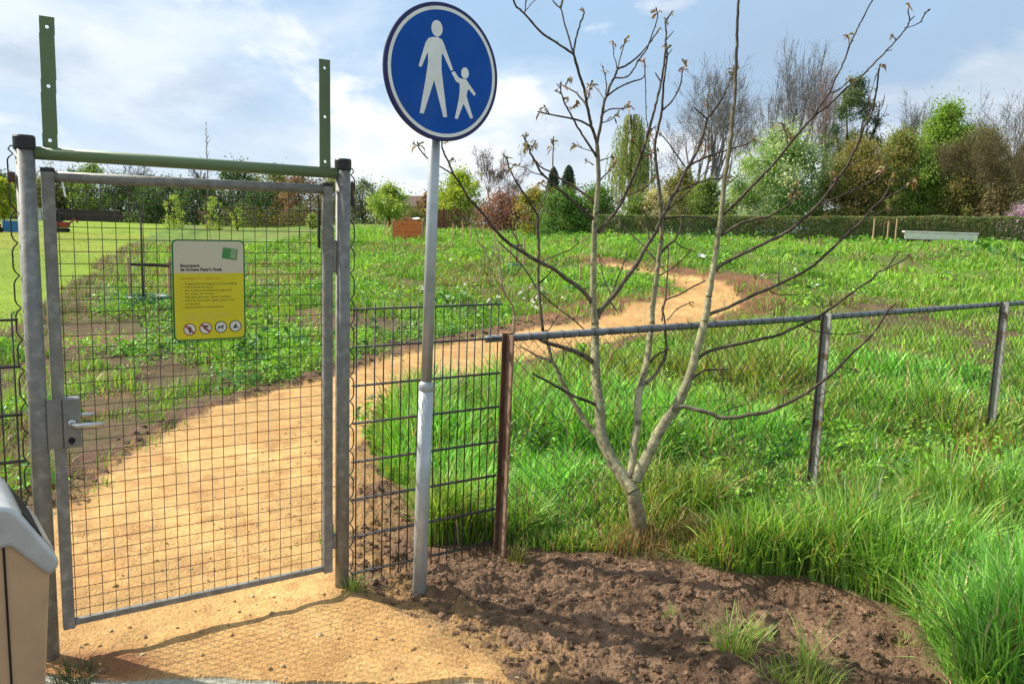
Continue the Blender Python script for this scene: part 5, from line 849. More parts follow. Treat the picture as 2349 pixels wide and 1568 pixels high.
for k in range(3):
    mb = MB(); [mb.box((-.8+.8*k+.1*q-.35, 0, .60), (.09, .03, 1.25), .008) for q in range(8)]; part(mb, 'panel', 'redwood', t); mb = MB(); mb.box((-1.22+.8*k, 0, .65), (.1, .1, 1.4), .01); part(mb, 'post', 'redwood', t)

# ---------------------------------------------------------------- things standing in the meadow
ct = thing('compost_crate', 'orange brown board crate left of the sign pole, far in the meadow', 'crate', (-4.64, 35.6, 0.80), R(4))
mb = MB(); [mb.box((0, -.5, .08+.155*q), (1.18, .03, .145), .008) for q in range(5)]; part(mb, 'front_boards', 'orangewood', ct)
mb = MB(); [mb.box((0, .5, .08+.155*q), (1.18, .03, .145), .008) for q in range(5)]; part(mb, 'back_boards', 'orangewood', ct)
for sx in (-.58, .58): mb = MB(); [mb.box((sx, 0, .08+.155*q), (.03, .96, .145), .008) for q in range(5)]; part(mb, 'side_boards', 'orangewood', ct)
for sx in (-.62, .62):
    for sy in (-.53, .53): mb = MB(); mb.box((sx, sy, .42), (.06, .06, .9), .006); part(mb, 'corner_post', 'wood', ct)
mb = MB(); V = []; 
for i in range(9):
    for j in range(5): V.append((-.52+.11*i, -.3+.15*j, .80+.09*math.sin(i*.9+j)*.5+.05*math.cos(j*2)))
k = np.array([[i*5+j, i*5+j+5, i*5+j+6, i*5+j+1] for i in range(8) for j in range(4)]); mb.add(V, k); o = mb.build('cover_sheet', MAT['scrap'], None, True); o.location = (-4.35, 35.7, 0.86); tag(o, 'crumpled white sheet lying over the orange crate', 'sheet')
def stake(x, y, h, label, r=.028, lean=0.0, group='wooden tree stakes in the meadow'):
    z = g1(x, y); mb = MB(); mb.tube([(0, 0, -.15), (lean*.5, 0, h*.5), (lean, 0, h)], r, 10); o = mb.build('wooden_stake', MAT['wood']); o.location = (x, y, z); tag(o, label, 'stake', group); return o
stake(-6.43, 13.72, .80, 'pale wooden stake nearest the gate, left of the notice board', .034, -.02); stake(-5.93, 14.1, .78, 'wooden stake almost hidden behind the notice board', .034)
stake(-.14, 24.7, .76, 'left wooden stake of the trio on the green bag, beyond the bar fence', .03); stake(.10, 24.45, .72, 'middle wooden stake of the trio on the green bag', .03); stake(.27, 24.25, .86, 'right wooden stake of the trio on the green bag', .034)
stake(2.05, 28.9, .42, 'left of two short stakes high on the bank near the thick stem', .03); stake(2.28, 28.3, .46, 'right of two short stakes high on the bank near the thick stem', .035); stake(1.55, 19.2, .42, 'single short stake in the grass inside the bend of the path', .03)
stake(13.05, 30.2, 1.02, 'left stake of the trio beside the white bench', .028); stake(13.75, 30.6, .95, 'middle stake of the trio beside the white bench', .028); stake(14.05, 30.6, 1.05, 'right stake of the trio beside the white bench', .028)
for k, (x, y, h) in enumerate(((-4.0, 36.2, .80), (-5.55, 36.0, .78), (-5.9, 37.2, .7), (-6.4, 37.8, .72), (-2.55, 33.6, .9), (-2.2, 34.2, .95), (-1.75, 32.5, .85), (-1.3, 33.4, .9), (-.8, 31.5, .7))):
    stake(x, y, h, ('thin stake at the right corner of the orange crate', 'thin stake next left of the orange crate', 'second thin stake left of the orange crate', 'leftmost thin stake of those left of the orange crate', 'tall thin stake, first right of the sign pole', 'tallest thin stake, second right of the sign pole', 'third thin stake right of the sign pole', 'fourth thin stake right of the sign pole', 'last thin stake of the row right of the sign pole')[k], .022)
def bag(x, y, r, h, label):
    mb = MB(); mb.lathe([(r, 0), (r*1.05, h*.35), (r*1.02, h*.8), (r*.97, h), (r*.86, h*.97), (r*.85, h*.5), (r*.85, 0)], (0, 0, 0), 22); o = mb.build('watering_bag', MAT['bag'], None, True); o.location = (x, y, g1(x, y)-.02); tag(o, label, 'watering bag', 'green watering bags round the saplings'); return o
bag(-6.18, 13.75, .36, .20, 'green watering ring round the sapling behind the notice board'); bag(.06, 24.45, .27, .17, 'green watering ring at the foot of the three stakes'); bag(13.5, 30.4, .26, .15, 'small green watering ring near the white bench')
def strapobj(p0, p1, label):
    mb = MB(); p0 = np.array(p0); p1 = np.array(p1); d = p1-p0; mb.box((0, 0, 0), (np.linalg.norm(d), .012, .045), rot=np.array(Vector(d).to_track_quat('X', 'Z').to_matrix())); o = mb.build('tie_strap', MAT['strap']); o.location = tuple((p0+p1)/2); tag(o, label, 'strap', 'straps tying saplings to stakes')
strapobj((-6.47, 13.70, .73), (-5.92, 14.06, .70), 'black strap tying the sapling left of the notice board'); strapobj((-.16, 24.66, g1(0, 24.4)+.66), (.28, 24.22, g1(.2, 24.3)+.66), 'black strap across the stakes of the middle sapling')
def sapling(x, y, h, w, label, col, seed, leafcol=None, levels=4, lean=(0, 0), thick=.016, stemfrac=.45, nl=0):
    rng = np.random.default_rng(seed); z = g1(x, y); t = thing('sapling', label, 'sapling', (x, y, z), 0, 'saplings planted in the meadow')
    P0, P1, r0, r1, lv = branching(rng, h*(1-stemfrac), w, levels, 2, up=.5, spread=.6, ratio=.7); off = np.array([lean[0], lean[1], h*stemfrac]); mb = MB(); mb.tube([(0, 0, -.1), off*np.array([.4, .4, .5]), off], [thick, thick*.85, thick*.7], 8, col=np.array(col)); mb.segs(P0+off, P1+off, np.maximum(r0/.05*thick*.7, .0022), np.maximum(r1/.05*thick*.7, .002), 4, np.array(col)); mb.build('trunk', MAT['bark'], t, True)
    if leafcol is not None and nl:
        k = lv >= levels-1; tp = P1[k]+off; i = rng.integers(len(tp), size=nl); lf = MB(); lf.leaves(tp[i]+rng.normal(size=(nl, 3))*.03, unit(nl, rng), rng.uniform(.025, .05, nl), .5, pick(leafcol, nl, rng), rng); lf.build('crown', MAT['leaf'], t)
sapling(-6.18, 13.62, 2.35, 1.05, 'slim bare sapling tied between stakes behind the notice board', (.075, .06, .05), 3, thick=.022, stemfrac=.64)
sapling(.06, 24.4, 1.75, .75, 'reddish leaved sapling between the three stakes', (.10, .06, .05), 4, [(.20, .06, .05), (.25, .09, .06)], thick=.02, nl=420)
sapling(.02, 11.4, 1.55, 1.15, 'low bare shrub with pale stem just beyond the bar fence end', (.26, .21, .14), 8, [(.3, .28, .12)], thick=.026, stemfrac=.2, levels=3, nl=14)
sapling(13.5, 30.4, 2.0, .8, 'small yellow leaved sapling at the white bench', (.12, .09, .06), 9, [(.24, .24, .04), (.18, .22, .04)], thick=.018, nl=420)
sapling(-16.2, 44, 1.9, 1.7, 'pinkish dry shrub at the lawn edge, right of the notice board top', (.30, .19, .15), 10, [(.28, .15, .11)], thick=.03, stemfrac=.1, nl=260)
sapling(-11.0, 42, 1.8, .8, 'thin leafy sapling seen through the mesh near the hinge post', (.12, .1, .07), 12, [(.16, .22, .04)], thick=.02, nl=350)
sapling(1.55, 5.55, 0.95, .55, 'bare branchy seedling just behind the pipe rail between the two right stems', (.17, .09, .06), 14, None, thick=.007, stemfrac=.25, levels=3)
sapling(2.35, 6.6, 1.05, .5, 'wiry brown seedling behind the pipe rail at the edge of the sand', (.19, .11, .06), 15, [(.2, .2, .04)], thick=.006, stemfrac=.3, levels=3, nl=16)
t = thing('bench', 'long white bench with a deep front board before the hedge at the right', 'bench', (16.75, 32.7, float(macro(16.75, 32.7))+.02), R(-8))
mb = MB(); mb.box((0, 0, .52), (2.75, .34, .06), .01); part(mb, 'seat', 'whitewood', t); mb = MB(); mb.box((0, -.14, .36), (2.7, .03, .24), .005); part(mb, 'apron', 'whitewood', t)
for sx in (-1.2, -.4, .4, 1.2): mb = MB(); mb.box((sx, 0, .22), (.09, .24, .52), .008); part(mb, 'leg', 'brownwood', t)
rng = np.random.default_rng(9)
for x, y, s, lab in ((6.4, 17.5, .11, 'crumpled white plastic scrap above the first fence post from the tree'), (5.3, 23.2, .14, 'white plastic scrap by the path, left of the right stem'), (4.9, 20.4, .09, 'tiny white scrap at the upper path edge')):
    V = []; n = 6
    for i in range(n):
        for j in range(n): V.append(((i/(n-1)-.5)*s*2+rng.normal()*s*.12, (j/(n-1)-.5)*s+rng.normal()*s*.12, abs(rng.normal())*s*.45+.05))
    k = np.array([[i*n+j, i*n+n+j, i*n+n+j+1, i*n+j+1] for i in range(n-1) for j in range(n-1)]); o = MB().add(V, k).build('plastic_scrap', MAT['scrap'], None, True); o.location = (x, y, g1(x, y)+.05); tag(o, lab, 'litter', 'white plastic scraps in the grass')
# machines and bin on the lawn, far left
t = thing('mini_excavator', 'small red machine with dark cab posts on the lawn behind the lock stile', 'excavator', (-0.5525*58.9, 58.9, 0), R(10))
for sy in (-.36, .36): mb = MB(); mb.prism([(-.55, .08), (-.42, 0), (.42, 0), (.55, .08), (.55, .2), (.42, .28), (-.42, .28), (-.55, .2)], sy-.11, sy+.11); part(mb, 'track', 'rubber', t)
mb = MB(); mb.box((.08, 0, .52), (1.05, .8, .42), .08); part(mb, 'body', 'redpaint', t)
mb = MB(); [mb.box((sx, sy, 1.0), (.06, .06, .62)) for sx in (-.4, .12) for sy in (-.32, .32)]; mb.box((-.14, 0, 1.33), (.68, .76, .06), .02); part(mb, 'cab_frame', 'rubber', t); mb = MB(); mb.box((-.14, 0, .92), (.44, .58, .4), .02); part(mb, 'seat', 'rubber', t)
mb = MB(); mb.tube([(.55, 0, .5), (1.0, 0, .95), (1.25, 0, .7)], .06, 6); part(mb, 'digger_arm', 'redpaint', t)
t = thing('crate_bin', 'bright blue open plastic bin on the lawn at the far left', 'bin', (-33.15, 54.3, 0), R(-12))
mb = MB(); w = .40
for a, b in (((0, -.33), (.80, .03)), ((0, .33), (.80, .03))): mb.box((a[0], a[1], .38), (b[0], b[1], .70), .008)
for sx in (-.39, .39): mb.box((sx, 0, .38), (.03, .62, .70), .008)
mb.box((0, 0, .06), (.76, .62, .04)); part(mb, 'tub', 'bluebin', t); mb = MB(); [mb.box((0, sy, .735), (.88, .05, .05), .01) for sy in (-.35, .35)]; [mb.box((sx, 0, .735), (.05, .64, .05), .01) for sx in (-.42, .42)]; part(mb, 'rim', 'bluebin', t)
t = thing('garden_tractor', 'red garden tractor cut off by the left picture edge', 'tractor', (-33.85, 53.2, 0), R(5))
mb = MB(); mb.box((.1, 0, .46), (.95, .5, .26), .09); mb.box((-.35, 0, .6), (.4, .62, .2), .06); part(mb, 'body', 'redpaint', t)
for sx, r in ((-.4, .25), (.42, .17)):
    for sy in (-.36, .36): mb = MB(); mb.lathe([(r*.6, -.09), (r, -.07), (r, .07), (r*.6, .09)], (sx, sy, r), 18, 'y'); part(mb, 'wheel', 'rubber', t)
mb = MB(); mb.tube([(.0, 0, .6), (-.12, 0, .82)], .02, 6); a = np.linspace(0, 6.283, 13); mb.tube(np.c_[-.13+.0*a, .15*np.cos(a), .83+.12*np.sin(a)], .015, 5); part(mb, 'steering_wheel', 'rubber', t)
# ---------------------------------------------------------------- grass, weeds, clods
def blades(mb, x, y, z, h, w, lean, az, col, tip, rows, rng):
    n = len(x); us = {3: [0, .42, .78, 1], 2: [0, .55, 1]}[rows]
    dx, dy = np.cos(az), np.sin(az); tw = az+np.pi/2+rng.normal(size=n)*.6; sx, sy = np.cos(tw), np.sin(tw); V = []; Cc = []
    for u in us:
        px = x+dx*lean*h*u*u; py = y+dy*lean*h*u*u; pz = z+h*(u-.35*np.clip(lean, 0, 1.6)*u*u)
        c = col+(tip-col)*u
        if u == 1: V.append(np.c_[px, py, pz][:, None]); Cc.append(c[:, None]); continue
        hw = w*.5*(1-u*.62); V.append(np.stack([np.c_[px-sx*hw, py-sy*hw, pz], np.c_[px+sx*hw, py+sy*hw, pz]], 1)); Cc.append(np.stack([c, c], 1))
    V = np.concatenate(V, 1); Cc = np.concatenate(Cc, 1); m_ = V.shape[1]; b = np.arange(n)[:, None]*m_; F = []
    q = np.concatenate([b+np.array([[2*i, 2*i+1, 2*i+3, 2*i+2]]) for i in range(rows-1)]); t3 = b+np.array([[2*rows-2, 2*rows-1, 2*rows]])
    mb.add(V.reshape(-1, 3), [q, t3], Cc.reshape(-1, 3))
def scatter(rng, n, d0, d1, a0, a1, pw=0.0):
    a = R(1)*rng.uniform(a0, a1, n); u = rng.random(n)
    d = d0*(d1/d0)**u if pw == 0 else (d0**pw+u*(d1**pw-d0**pw))**(1/pw)
    return d*np.sin(a), d*np.cos(a)
def ztop(x, y): return height(x, y)
def mixcol(rng, n, cols, p): c = np.array(cols)[rng.choice(len(cols), n, p=p)]; return c*rng.uniform(.72, 1.28, (n, 1))
GREEN = [(.145, .345, .030), (.215, .440, .045), (.065, .195, .022), (.30, .49, .085), (.40, .35, .13)]
# tall lush grass round the chain link fence and at the right
rng = np.random.default_rng(21); mb = MB(); x, y = scatter(rng, 185000, 2.45, 11.5, -12, 40)
zn = zones(x, y); d = np.hypot(x, y); keep = zn['tall'] & ~zn['sand'] & ~zn['soil']; fringe = ~zn['tall'] & zn['front'] & (rng.random(len(x)) < .004) & (fbm(x, y, .5, 2, 7) > .55); x, y, d = x[keep], y[keep], d[keep]; n = len(x)
big = fbm(x, y, 1.1, 3, 201); med = fbm(x, y, .28, 2, 202); h = (.10+.34*np.clip(big*1.5-.25, 0, 1)+.16*(med-.4))*rng.uniform(.55, 1.25, n); edge = np.clip(.55+pdist(x, y, TALL, .3)/.2, .55, 1); h *= edge; h *= 1-.62*np.exp(-((x-1.85)/.6)**2-((y-4.75)/.5)**2); h *= 1-.75*np.exp(-((x-.66)/.22)**2-((y-3.66)/.26)**2); h *= .45+.75*np.clip((fbm(x, y, .42, 3, 208)-.34)*4, 0, 1)
lush = np.clip((3.22+.62*x-y)/.55, 0, 1)*np.clip((x-.9)/.8, 0, 1); h = h*(1+.32*lush)+.05*lush; h = np.clip(h, .04, .62)
w = (.0062+.0075*rng.random(n))*np.clip(d/4.2, .9, 3)**.85; lean = np.minimum(np.abs(rng.normal(size=n))*.48+.10, .30/np.maximum(h, .2)); az = rng.uniform(0, 2*np.pi, n)+1.5*(fbm(x, y, .8, 2, 203)-.5)*4
col = mixcol(rng, n, GREEN, [.32, .27, .24, .12, .05]); hue = np.clip((fbm(x, y, 1.6, 3, 204)-.46)*5, -1, 1)[:, None]; col = col*(1+.26*hue); col[:, 0] *= 1.10-.30*hue[:, 0]; 
blue = (rng.random(n) < .12*np.clip((y-3.2), 0, 1)); col[blue] = col[blue]*np.array([.8, .85, 1.6])
col = col*(1+np.array([.24, .07, .55])*lush[:, None])*(1+.12*(1-lush))[:, None]*(1+np.array([.02, -.02, .05])*(1-lush)[:, None]); dry = np.zeros(n)
for (cx, cy, rx, ry, k) in ((1.98, 4.68, .13, .22, .95), (2.12, 4.95, .30, .35, .5), (.92, 3.97, .12, .16, .8), (.68, 3.86, .15, .16, .9), (3.26, 5.75, .35, .35, .6), (2.75, 5.4, .4, .3, .25)): dry = np.maximum(dry, k*np.exp(-((x-cx)/rx)**2-((y-cy)/ry)**2))
dm_ = rng.random(n) < dry*.9+.02+.03*(1-lush)*(fbm(x, y, .9, 2, 207) > .48); col[dm_] = mixcol(rng, dm_.sum(), [(.34, .22, .08), (.28, .17, .065), (.38, .29, .13)], [.45, .3, .25]); h[dm_] *= 1.1
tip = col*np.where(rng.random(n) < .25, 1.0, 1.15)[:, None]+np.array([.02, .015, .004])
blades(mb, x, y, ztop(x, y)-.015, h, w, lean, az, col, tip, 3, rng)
n2_ = 700; a_ = rng.uniform(0, 6.283, n2_); q_ = .045+.14*rng.random(n2_)**1.6; xx = .655+np.cos(a_)*q_; yy = 3.90+np.sin(a_)*q_; cc = mixcol(rng, n2_, [(.26, .16, .07), (.32, .22, .09), (.16, .09, .04), (.14, .22, .03)], [.35, .25, .2, .2])
blades(mb, xx, yy, ztop(xx, yy)-.01, rng.uniform(.03, .15, n2_), rng.uniform(.003, .007, n2_), np.abs(rng.normal(size=n2_))*.4+.05, a_+math.pi+rng.normal(size=n2_), cc, cc*1.1, 3, rng)
tag(mb.build('tall_grass', MAT['leaf'], None, True), 'tall lush grass around the chain link fence and right edge', 'grass', None, 'stuff')
# rough grass on the bank and in the meadow
rng = np.random.default_rng(22); mb = MB(); x, y = scatter(rng, 400000, 5.2, 46, -36, 39, .42)
zn = zones(x, y); d = np.hypot(x, y); thin = fbm(x, y, .9, 3, 211); left = np.clip((.10-x/np.maximum(y, 1))*6, 0, 1); keep = (~zn['tall'] | (d > 10.3)) & ~zn['sand'] & ~zn['pave'] & ~zn['front'] & (~zn['soil'] | (rng.random(len(x)) < .05+.2*(np.hypot(x, y) > 14))) & ~zn['lawn']
bare_l = left*np.clip((17-d)/8, 0, 1); keep &= (thin > (.30+bare_l*.17)) & (rng.random(len(x)) < 1-.35*bare_l) & (rng.random(len(x)) > bareness(x, y)*.88); x, y, d, thin = x[keep], y[keep], d[keep], thin[keep]; n = len(x)
clump = fbm(x, y, .75, 3, 212); h = (.04+.25*np.clip(clump*2.2-.75, 0, 1))*rng.uniform(.5, 1.3, n)*np.clip(.5+d/22, .5, 1.15)
w = .0013*d*rng.uniform(.55, 1.3, n)+.003; lean = np.minimum(np.abs(rng.normal(size=n))*.48+.10, .30/np.maximum(h, .2)); az = rng.uniform(0, 6.283, n)
col = mixcol(rng, n, [(.175, .370, .030), (.250, .455, .040), (.080, .215, .026), (.33, .49, .062), (.40, .33, .15)], [.33, .27, .22, .13, .05]); hue = np.clip((fbm(x, y, 3.2, 3, 213)-.47)*5, -1, 1)[:, None]; col = col*(1+.20*hue); dr = rng.random(n) < np.clip((fbm(x, y, 2.4, 3, 214)-.50)*4, 0, .55)*1.0; col[dr] = mixcol(rng, dr.sum(), [(.26, .20, .09), (.21, .15, .08), (.30, .20, .13)], [.4, .3, .3])
strip = np.clip(1-pdist(x, y, LAWN, 2.2)/(.8+1.2*fbm(x, y, 2.0, 2, 9)), 0, 1)*(y < 44); col = np.where((strip > rng.random(n)*.9)[:, None], mixcol(rng, n, [(.27, .21, .14), (.22, .165, .125), (.18, .22, .07)], [.35, .3, .35]), col)
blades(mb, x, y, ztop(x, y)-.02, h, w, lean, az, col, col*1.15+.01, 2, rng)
tag(mb.build('meadow_grass', MAT['leaf'], None, True), 'rough clumpy meadow grass on the bank and left of the path', 'grass', None, 'stuff')
# broad leaved weeds in low mounds
rng = np.random.default_rng(23); mb = MB(); pts = []
def mounds(nc, d0, d1, a0, a1, leaves, rad, hgt, ls, pal, prob, thr, seed, tall=False):
    cx, cy = scatter(rng, nc, d0, d1, a0, a1, .5); zn = zones(cx, cy); ok = ~zn['sand'] & ~zn['pave'] & ~zn['lawn'] & (fbm(cx, cy, 1.5, 3, seed) > thr) & (zn['tall'] if tall else ~zn['tall'] & ~zn['front']) & (bareness(cx, cy) < .6) & (~zn['soil'] | (rng.random(nc) < .07)); cx, cy = cx[ok], cy[ok]; nc = len(cx)
    k = np.repeat(np.arange(nc), leaves); n = len(k); d = np.hypot(cx, cy)[k]; lsz = np.exp(rng.normal(size=nc)*.38)[k]; rr = rad*rng.uniform(.4, 1.5, nc)*np.clip(.55+np.hypot(cx, cy)/28, .5, 1.3); hh = hgt*rng.uniform(.3, 1.7, nc)*np.clip(.5+np.hypot(cx, cy)/28, .5, 1.3)
    a = rng.uniform(0, 6.283, n); q = rng.random(n)**.6; px = cx[k]+np.cos(a)*q*rr[k]; py = cy[k]+np.sin(a)*q*rr[k]; pz = ztop(px, py)+hh[k]*np.sqrt(np.clip(1-q*q*.9, .03, 1))*rng.uniform(.45, 1.05, n)
    fav = rng.choice(len(pal), nc, p=prob); c = np.array(pal)[np.where(rng.random(n) < .8, fav[k], rng.integers(len(pal), size=n))]*rng.uniform(.75, 1.3, (n, 1))
    nv = np.c_[np.cos(a)*q*.7, np.sin(a)*q*.7, np.full(n, .9)]+rng.normal(size=(n, 3))*.45; mb.leaves(np.c_[px, py, pz], nv, (ls+.0016*d)*lsz*rng.uniform(.6, 1.4, n), .55, c, rng, .12)
WEED = [(.140, .360, .026), (.215, .455, .034), (.050, .155, .026), (.31, .52, .048), (.11, .27, .055)]
mounds(2300, 5.0, 17, -36, 9, 34, .24, .24, .030, WEED, [.3, .3, .18, .14, .08], .47, 221); mounds(1700, 15, 42, -20, 38, 30, .42, .20, .032, WEED, [.34, .28, .16, .14, .08], .43, 222); mounds(1300, 4.0, 10.5, 0, 38, 30, .17, .26, .024, WEED, [.30, .30, .14, .18, .08], .47, 223, True)
mounds(60, 8, 13, 14, 22, 60, .25, .45, .02, [(.26, .34, .02), (.22, .30, .02)], [.5, .5], .2, 224)
tag(mb.build('weeds', MAT['leaf'], None), 'broad leaved green weeds growing in low mounds', 'weeds', None, 'stuff')
# short lawn blades
rng = np.random.default_rng(24); mb = MB(); x, y = scatter(rng, 90000, 12, 75, -40, -8, .5); zn = zones(x, y); k = zn['lawn'] & (fbm(x, y, 1.3, 3, 5) > .38); x, y = x[k], y[k]; d = np.hypot(x, y); n = len(x)
col = mixcol(rng, n, [(.20, .29, .022), (.26, .33, .03), (.15, .24, .025), (.30, .28, .06)], [.35, .3, .25, .1]); blades(mb, x, y, ztop(x, y)-.01, rng.uniform(.015, .04, n), .0011*d*rng.uniform(.6, 1.2, n), np.abs(rng.normal(size=n))*.6+.2, rng.uniform(0, 6.28, n), col, col*1.1, 2, rng)
tag(mb.build('lawn_grass', MAT['leaf'], None, True), 'short mown grass blades on the lawn', 'grass', None, 'stuff')
# dry weed stalks and little flowers
rng = np.random.default_rng(25); mb = MB(); x, y = scatter(rng, 1500, 4.0, 20, -30, 36, .5); zn = zones(x, y); k = ~zn['sand'] & ~zn['front'] & ~zn['lawn'] & (fbm(x, y, 1.2, 2, 8) > .52); x, y = x[k], y[k]; n = len(x); z = ztop(x, y); hh = rng.uniform(.2, .55, n); P0 = np.c_[x, y, z]; P1 = P0+np.c_[rng.normal(size=n)*.08, rng.normal(size=n)*.08, hh]
mb.segs(P0, P1, np.full(n, .0022), np.full(n, .0012), 3, mixcol(rng, n, [(.34, .25, .13), (.20, .12, .07), (.25, .24, .10)], [.4, .3, .3])); m_ = n*5; i = rng.integers(n, size=m_); u = rng.uniform(.5, 1, m_)[:, None]; mb.leaves(P0[i]+(P1-P0)[i]*u+rng.normal(size=(m_, 3))*.02, unit(m_, rng), rng.uniform(.015, .035, m_), .4, mixcol(rng, m_, [(.28, .20, .10), (.17, .22, .05)], [.6, .4]), rng)
tag(mb.build('dry_stalks', MAT['leaf'], None), 'thin dry weed stalks standing among the grass', 'stalks', None, 'stuff')
fl = MB(); rng = np.random.default_rng(26)
for cx, cy, n, r in ((-.25, 15.0, 10, .9), (.55, 14.2, 5, .6), (-.7, 17.0, 4, .8), (6.3, 18.6, 3, .7)):
    px = cx+rng.normal(size=n)*r*.55; py = cy+rng.normal(size=n)*r; pz = ztop(px, py)+rng.uniform(.22, .40, n); P = np.c_[px, py, pz]; fl.segs(np.c_[px, py, pz-.3], P, np.full(n, .004), np.full(n, .003), 3, np.array([.08, .18, .03]))
    for q in range(6): fl.leaves(P+rng.normal(size=(n, 3))*.018, unit(n, rng), rng.uniform(.04, .065, n), .7, np.full((n, 3), .78), rng)
tag(fl.build('white_flowers', MAT['petal'], None), 'scattered white flowers in the meadow beyond the bar fence', 'flowers', None, 'stuff')
# weeds creeping in over the edges of the path
rng = np.random.default_rng(27); mb = MB(); x, y = scatter(rng, 26000, 2.8, 16, -33, 16, .6); zn = zones(x, y, True); k = (np.abs(zn['sd']) < .13) & ~zn['front'] & ~zn['pave'] & (y > 3.9) & (fbm(x, y, .45, 3, 91) > .53); x, y = x[k], y[k]; n = len(x); d = np.hypot(x, y); col = mixcol(rng, n, GREEN, [.3, .25, .2, .1, .15])
blades(mb, x, y, ztop(x, y)-.01, rng.uniform(.02, .11, n), .004+.0008*d, np.abs(rng.normal(size=n))*.8+.2, rng.uniform(0, 6.28, n), col, col*1.1, 2, rng); tag(mb.build('edge_weeds', MAT['leaf'], None, True), 'sparse weeds creeping over the edges of the sand path', 'weeds', None, 'stuff')
# small tufts on the bare soil, each a plant of its own
def tuft(x, y, h, r, n, label, pal, seed, group='grass tufts on the bare soil'):
    rng = np.random.default_rng(seed); z = g1(x, y); a = rng.uniform(0, 6.283, n); q = rng.random(n)**.7*r*.45; mb = MB(); col = mixcol(rng, n, pal, np.ones(len(pal))/len(pal))
    blades(mb, np.cos(a)*q, np.sin(a)*q, np.full(n, -.02), h*rng.uniform(.35, 1.1, n), rng.uniform(.0026, .0046, n), np.abs(rng.normal(size=n))*.45+.15, a+rng.normal(size=n)*.5, col, col*1.2+.01, 3, rng); o = mb.build('grass_tuft', MAT['leaf'], None, True); o.location = (x, y, z); tag(o, label, 'grass tuft', group)
GY = [(.24, .43, .05), (.16, .33, .035), (.33, .46, .08), (.42, .38, .14)]
tuft(.70, 3.22, .075, .07, 60, 'tiny bright tuft alone in the middle of the dug soil', GY, 1); tuft(.885, 2.93, .19, .16, 210, 'spiky pale tuft nearest the bottom, left of the tall thin one', GY, 2); tuft(1.02, 3.03, .09, .09, 70, 'small flat tuft between the two spiky ones', GY, 3)
tuft(1.13, 2.82, .24, .06, 90, 'tall thin upright tuft at the bottom', GY, 4); tuft(1.10, 2.74, .13, .26, 260, 'wide mossy tuft at the bottom edge', [(.22, .33, .05), (.30, .38, .07), (.36, .33, .12)], 5); tuft(.98, 2.72, .10, .16, 120, 'low tuft left of the wide mossy one at the bottom edge', [(.22, .33, .05), (.32, .35, .10)], 6)
tuft(1.60, 3.05, .07, .09, 60, 'small weed near the right grass border of the soil', GY, 7); tuft(-1.47, 2.62, .11, .16, 260, 'dark weed tuft at the foot of the lock post', [(.040, .060, .018), (.06, .075, .03)], 8); tuft(-.655, 3.36, .12, .10, 110, 'pale grass wisp at the foot of the hinge post', GY, 9); tuft(.05, 3.78, .12, .16, 120, 'yellow tuft at the foot of the rusty post', [(.30, .30, .05), (.22, .28, .04)], 10)
# straw, roots and dead bits lying on the soil
rng = np.random.default_rng(33); mb = MB(); x = rng.uniform(-.7, 2.3, 900); y = rng.uniform(2.4, 4.6, 900); zn = zones(x, y); k = zn['front']; x, y = x[k], y[k]; n = len(x); z = gz(x, y)+.004; an = rng.uniform(0, 6.283, n); ln = rng.uniform(.008, .05, n); P0 = np.c_[x, y, z]; P1 = P0+np.c_[np.cos(an)*ln, np.sin(an)*ln, rng.normal(size=n)*.006]; rr = rng.uniform(.0006, .0016, n)
mb.segs(P0, P1, rr, rr*.6, 4, mixcol(rng, n, [(.42, .33, .18), (.28, .19, .10), (.10, .06, .04), (.50, .42, .28)], [.35, .3, .2, .15])); tag(mb.build('straw_litter', MAT['farbark']), 'bits of straw and root lying on the dug soil', 'straw', None, 'stuff')
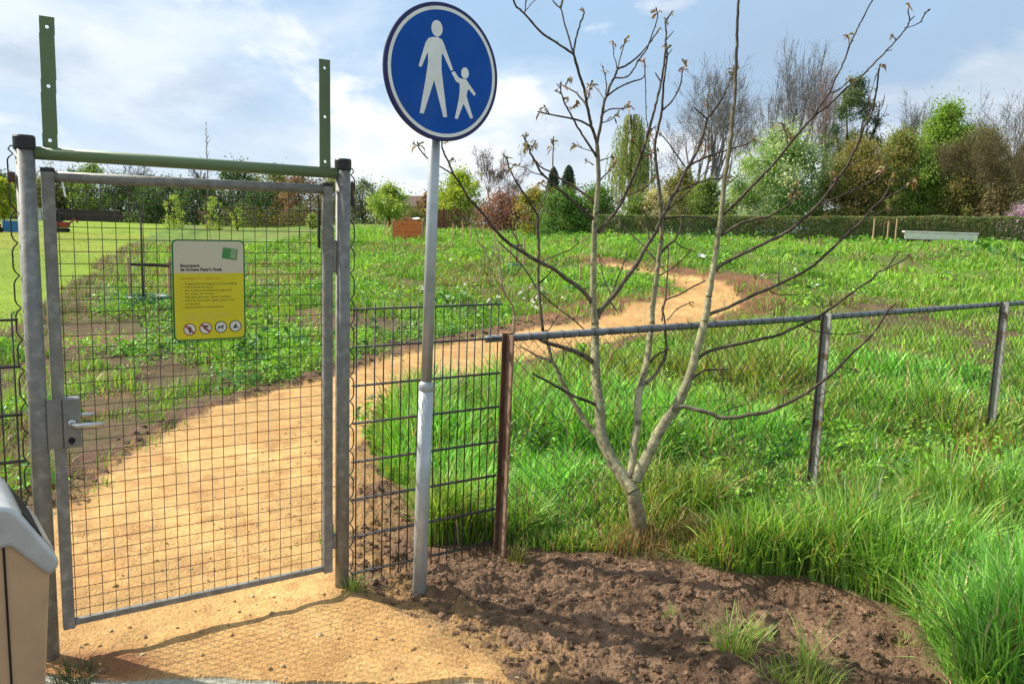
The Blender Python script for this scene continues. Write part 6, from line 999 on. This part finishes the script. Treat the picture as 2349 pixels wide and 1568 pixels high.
# clods of earth and sand crumbs
rng = np.random.default_rng(31); ico = bmesh.new(); bmesh.ops.create_icosphere(ico, subdivisions=2, radius=1); ico.verts.index_update(); IV = np.array([v.co[:] for v in ico.verts]); IF = np.array([[v.index for v in f.verts] for f in ico.faces]); ico.free()
def lumps(name, label, n, area, ok, r0, r1, pal, sink, pw=2.2):
    x = rng.uniform(area[0], area[1], n); y = rng.uniform(area[2], area[3], n); zn = zones(x, y); k = ok(zn, x, y); x, y = x[k], y[k]; n = len(x); r = r0+(r1-r0)*rng.random(n)**pw*1.0; z = gz(x, y); sc = rng.uniform(.7, 1.3, (n, 3)); sc[:, 2] *= .75
    V = IV[None]*np.ones((n, 1, 1)); ph = rng.uniform(0, 50, (n, 1)); nn = 1+1.1*(vnoise(V[..., 0]*1.5+ph, V[..., 1]*1.5+V[..., 2]*1.7, 5)-.5)+.6*(vnoise(V[..., 0]*3.4+ph, V[..., 2]*3.4+V[..., 1]*2.7, 6)-.5); V = V*nn[..., None]*sc[:, None]*r[:, None, None]; a = rng.uniform(0, 6.283, n); ca, sa = np.cos(a)[:, None], np.sin(a)[:, None]
    V = np.stack([V[..., 0]*ca-V[..., 1]*sa+x[:, None], V[..., 0]*sa+V[..., 1]*ca+y[:, None], V[..., 2]+(z+r*sink)[:, None]], -1).reshape(-1, 3); c = np.repeat(mixcol(rng, n, pal, np.ones(len(pal))/len(pal)), len(IV), 0); m = MB(); mt = MAT['soil' if 'clod' in name else 'ground']; m.add(V, (np.arange(n)[:, None, None]*len(IV)+IF[None]).reshape(-1, 3), c); tag(m.build(name, mt, None, 'clod' not in name), label, 'soil clods' if 'clod' in name else 'crumbs', None, 'stuff')
lumps('soil_clods', 'loose crumbly clods over the dug soil', 13000, (-.75, 2.4, 2.3, 5.0), lambda z, x, y: z['front'], .002, .020, [(.19, .116, .070), (.22, .138, .084), (.15, .092, .055)], -.1, 5.0)
lumps('path_edge_clods', 'loose dark clods along the edge of the sand path', 5200, (-3.6, 4.5, 2.7, 14.0), lambda z, x, y: z['near'] & ~z['sand'], .004, .030, [(.17, .105, .068), (.20, .125, .08), (.125, .08, .05)], .1, 3.5)
lumps('sand_crumbs', 'small crumbs and pebbles lying on the sand path', 2200, (-1.7, .8, 2.3, 6.5), lambda z, x, y: z['sand'], .0016, .0085, [(.55, .37, .16), (.40, .24, .10), (.30, .20, .12), (.62, .48, .28)], .2, 4.0)
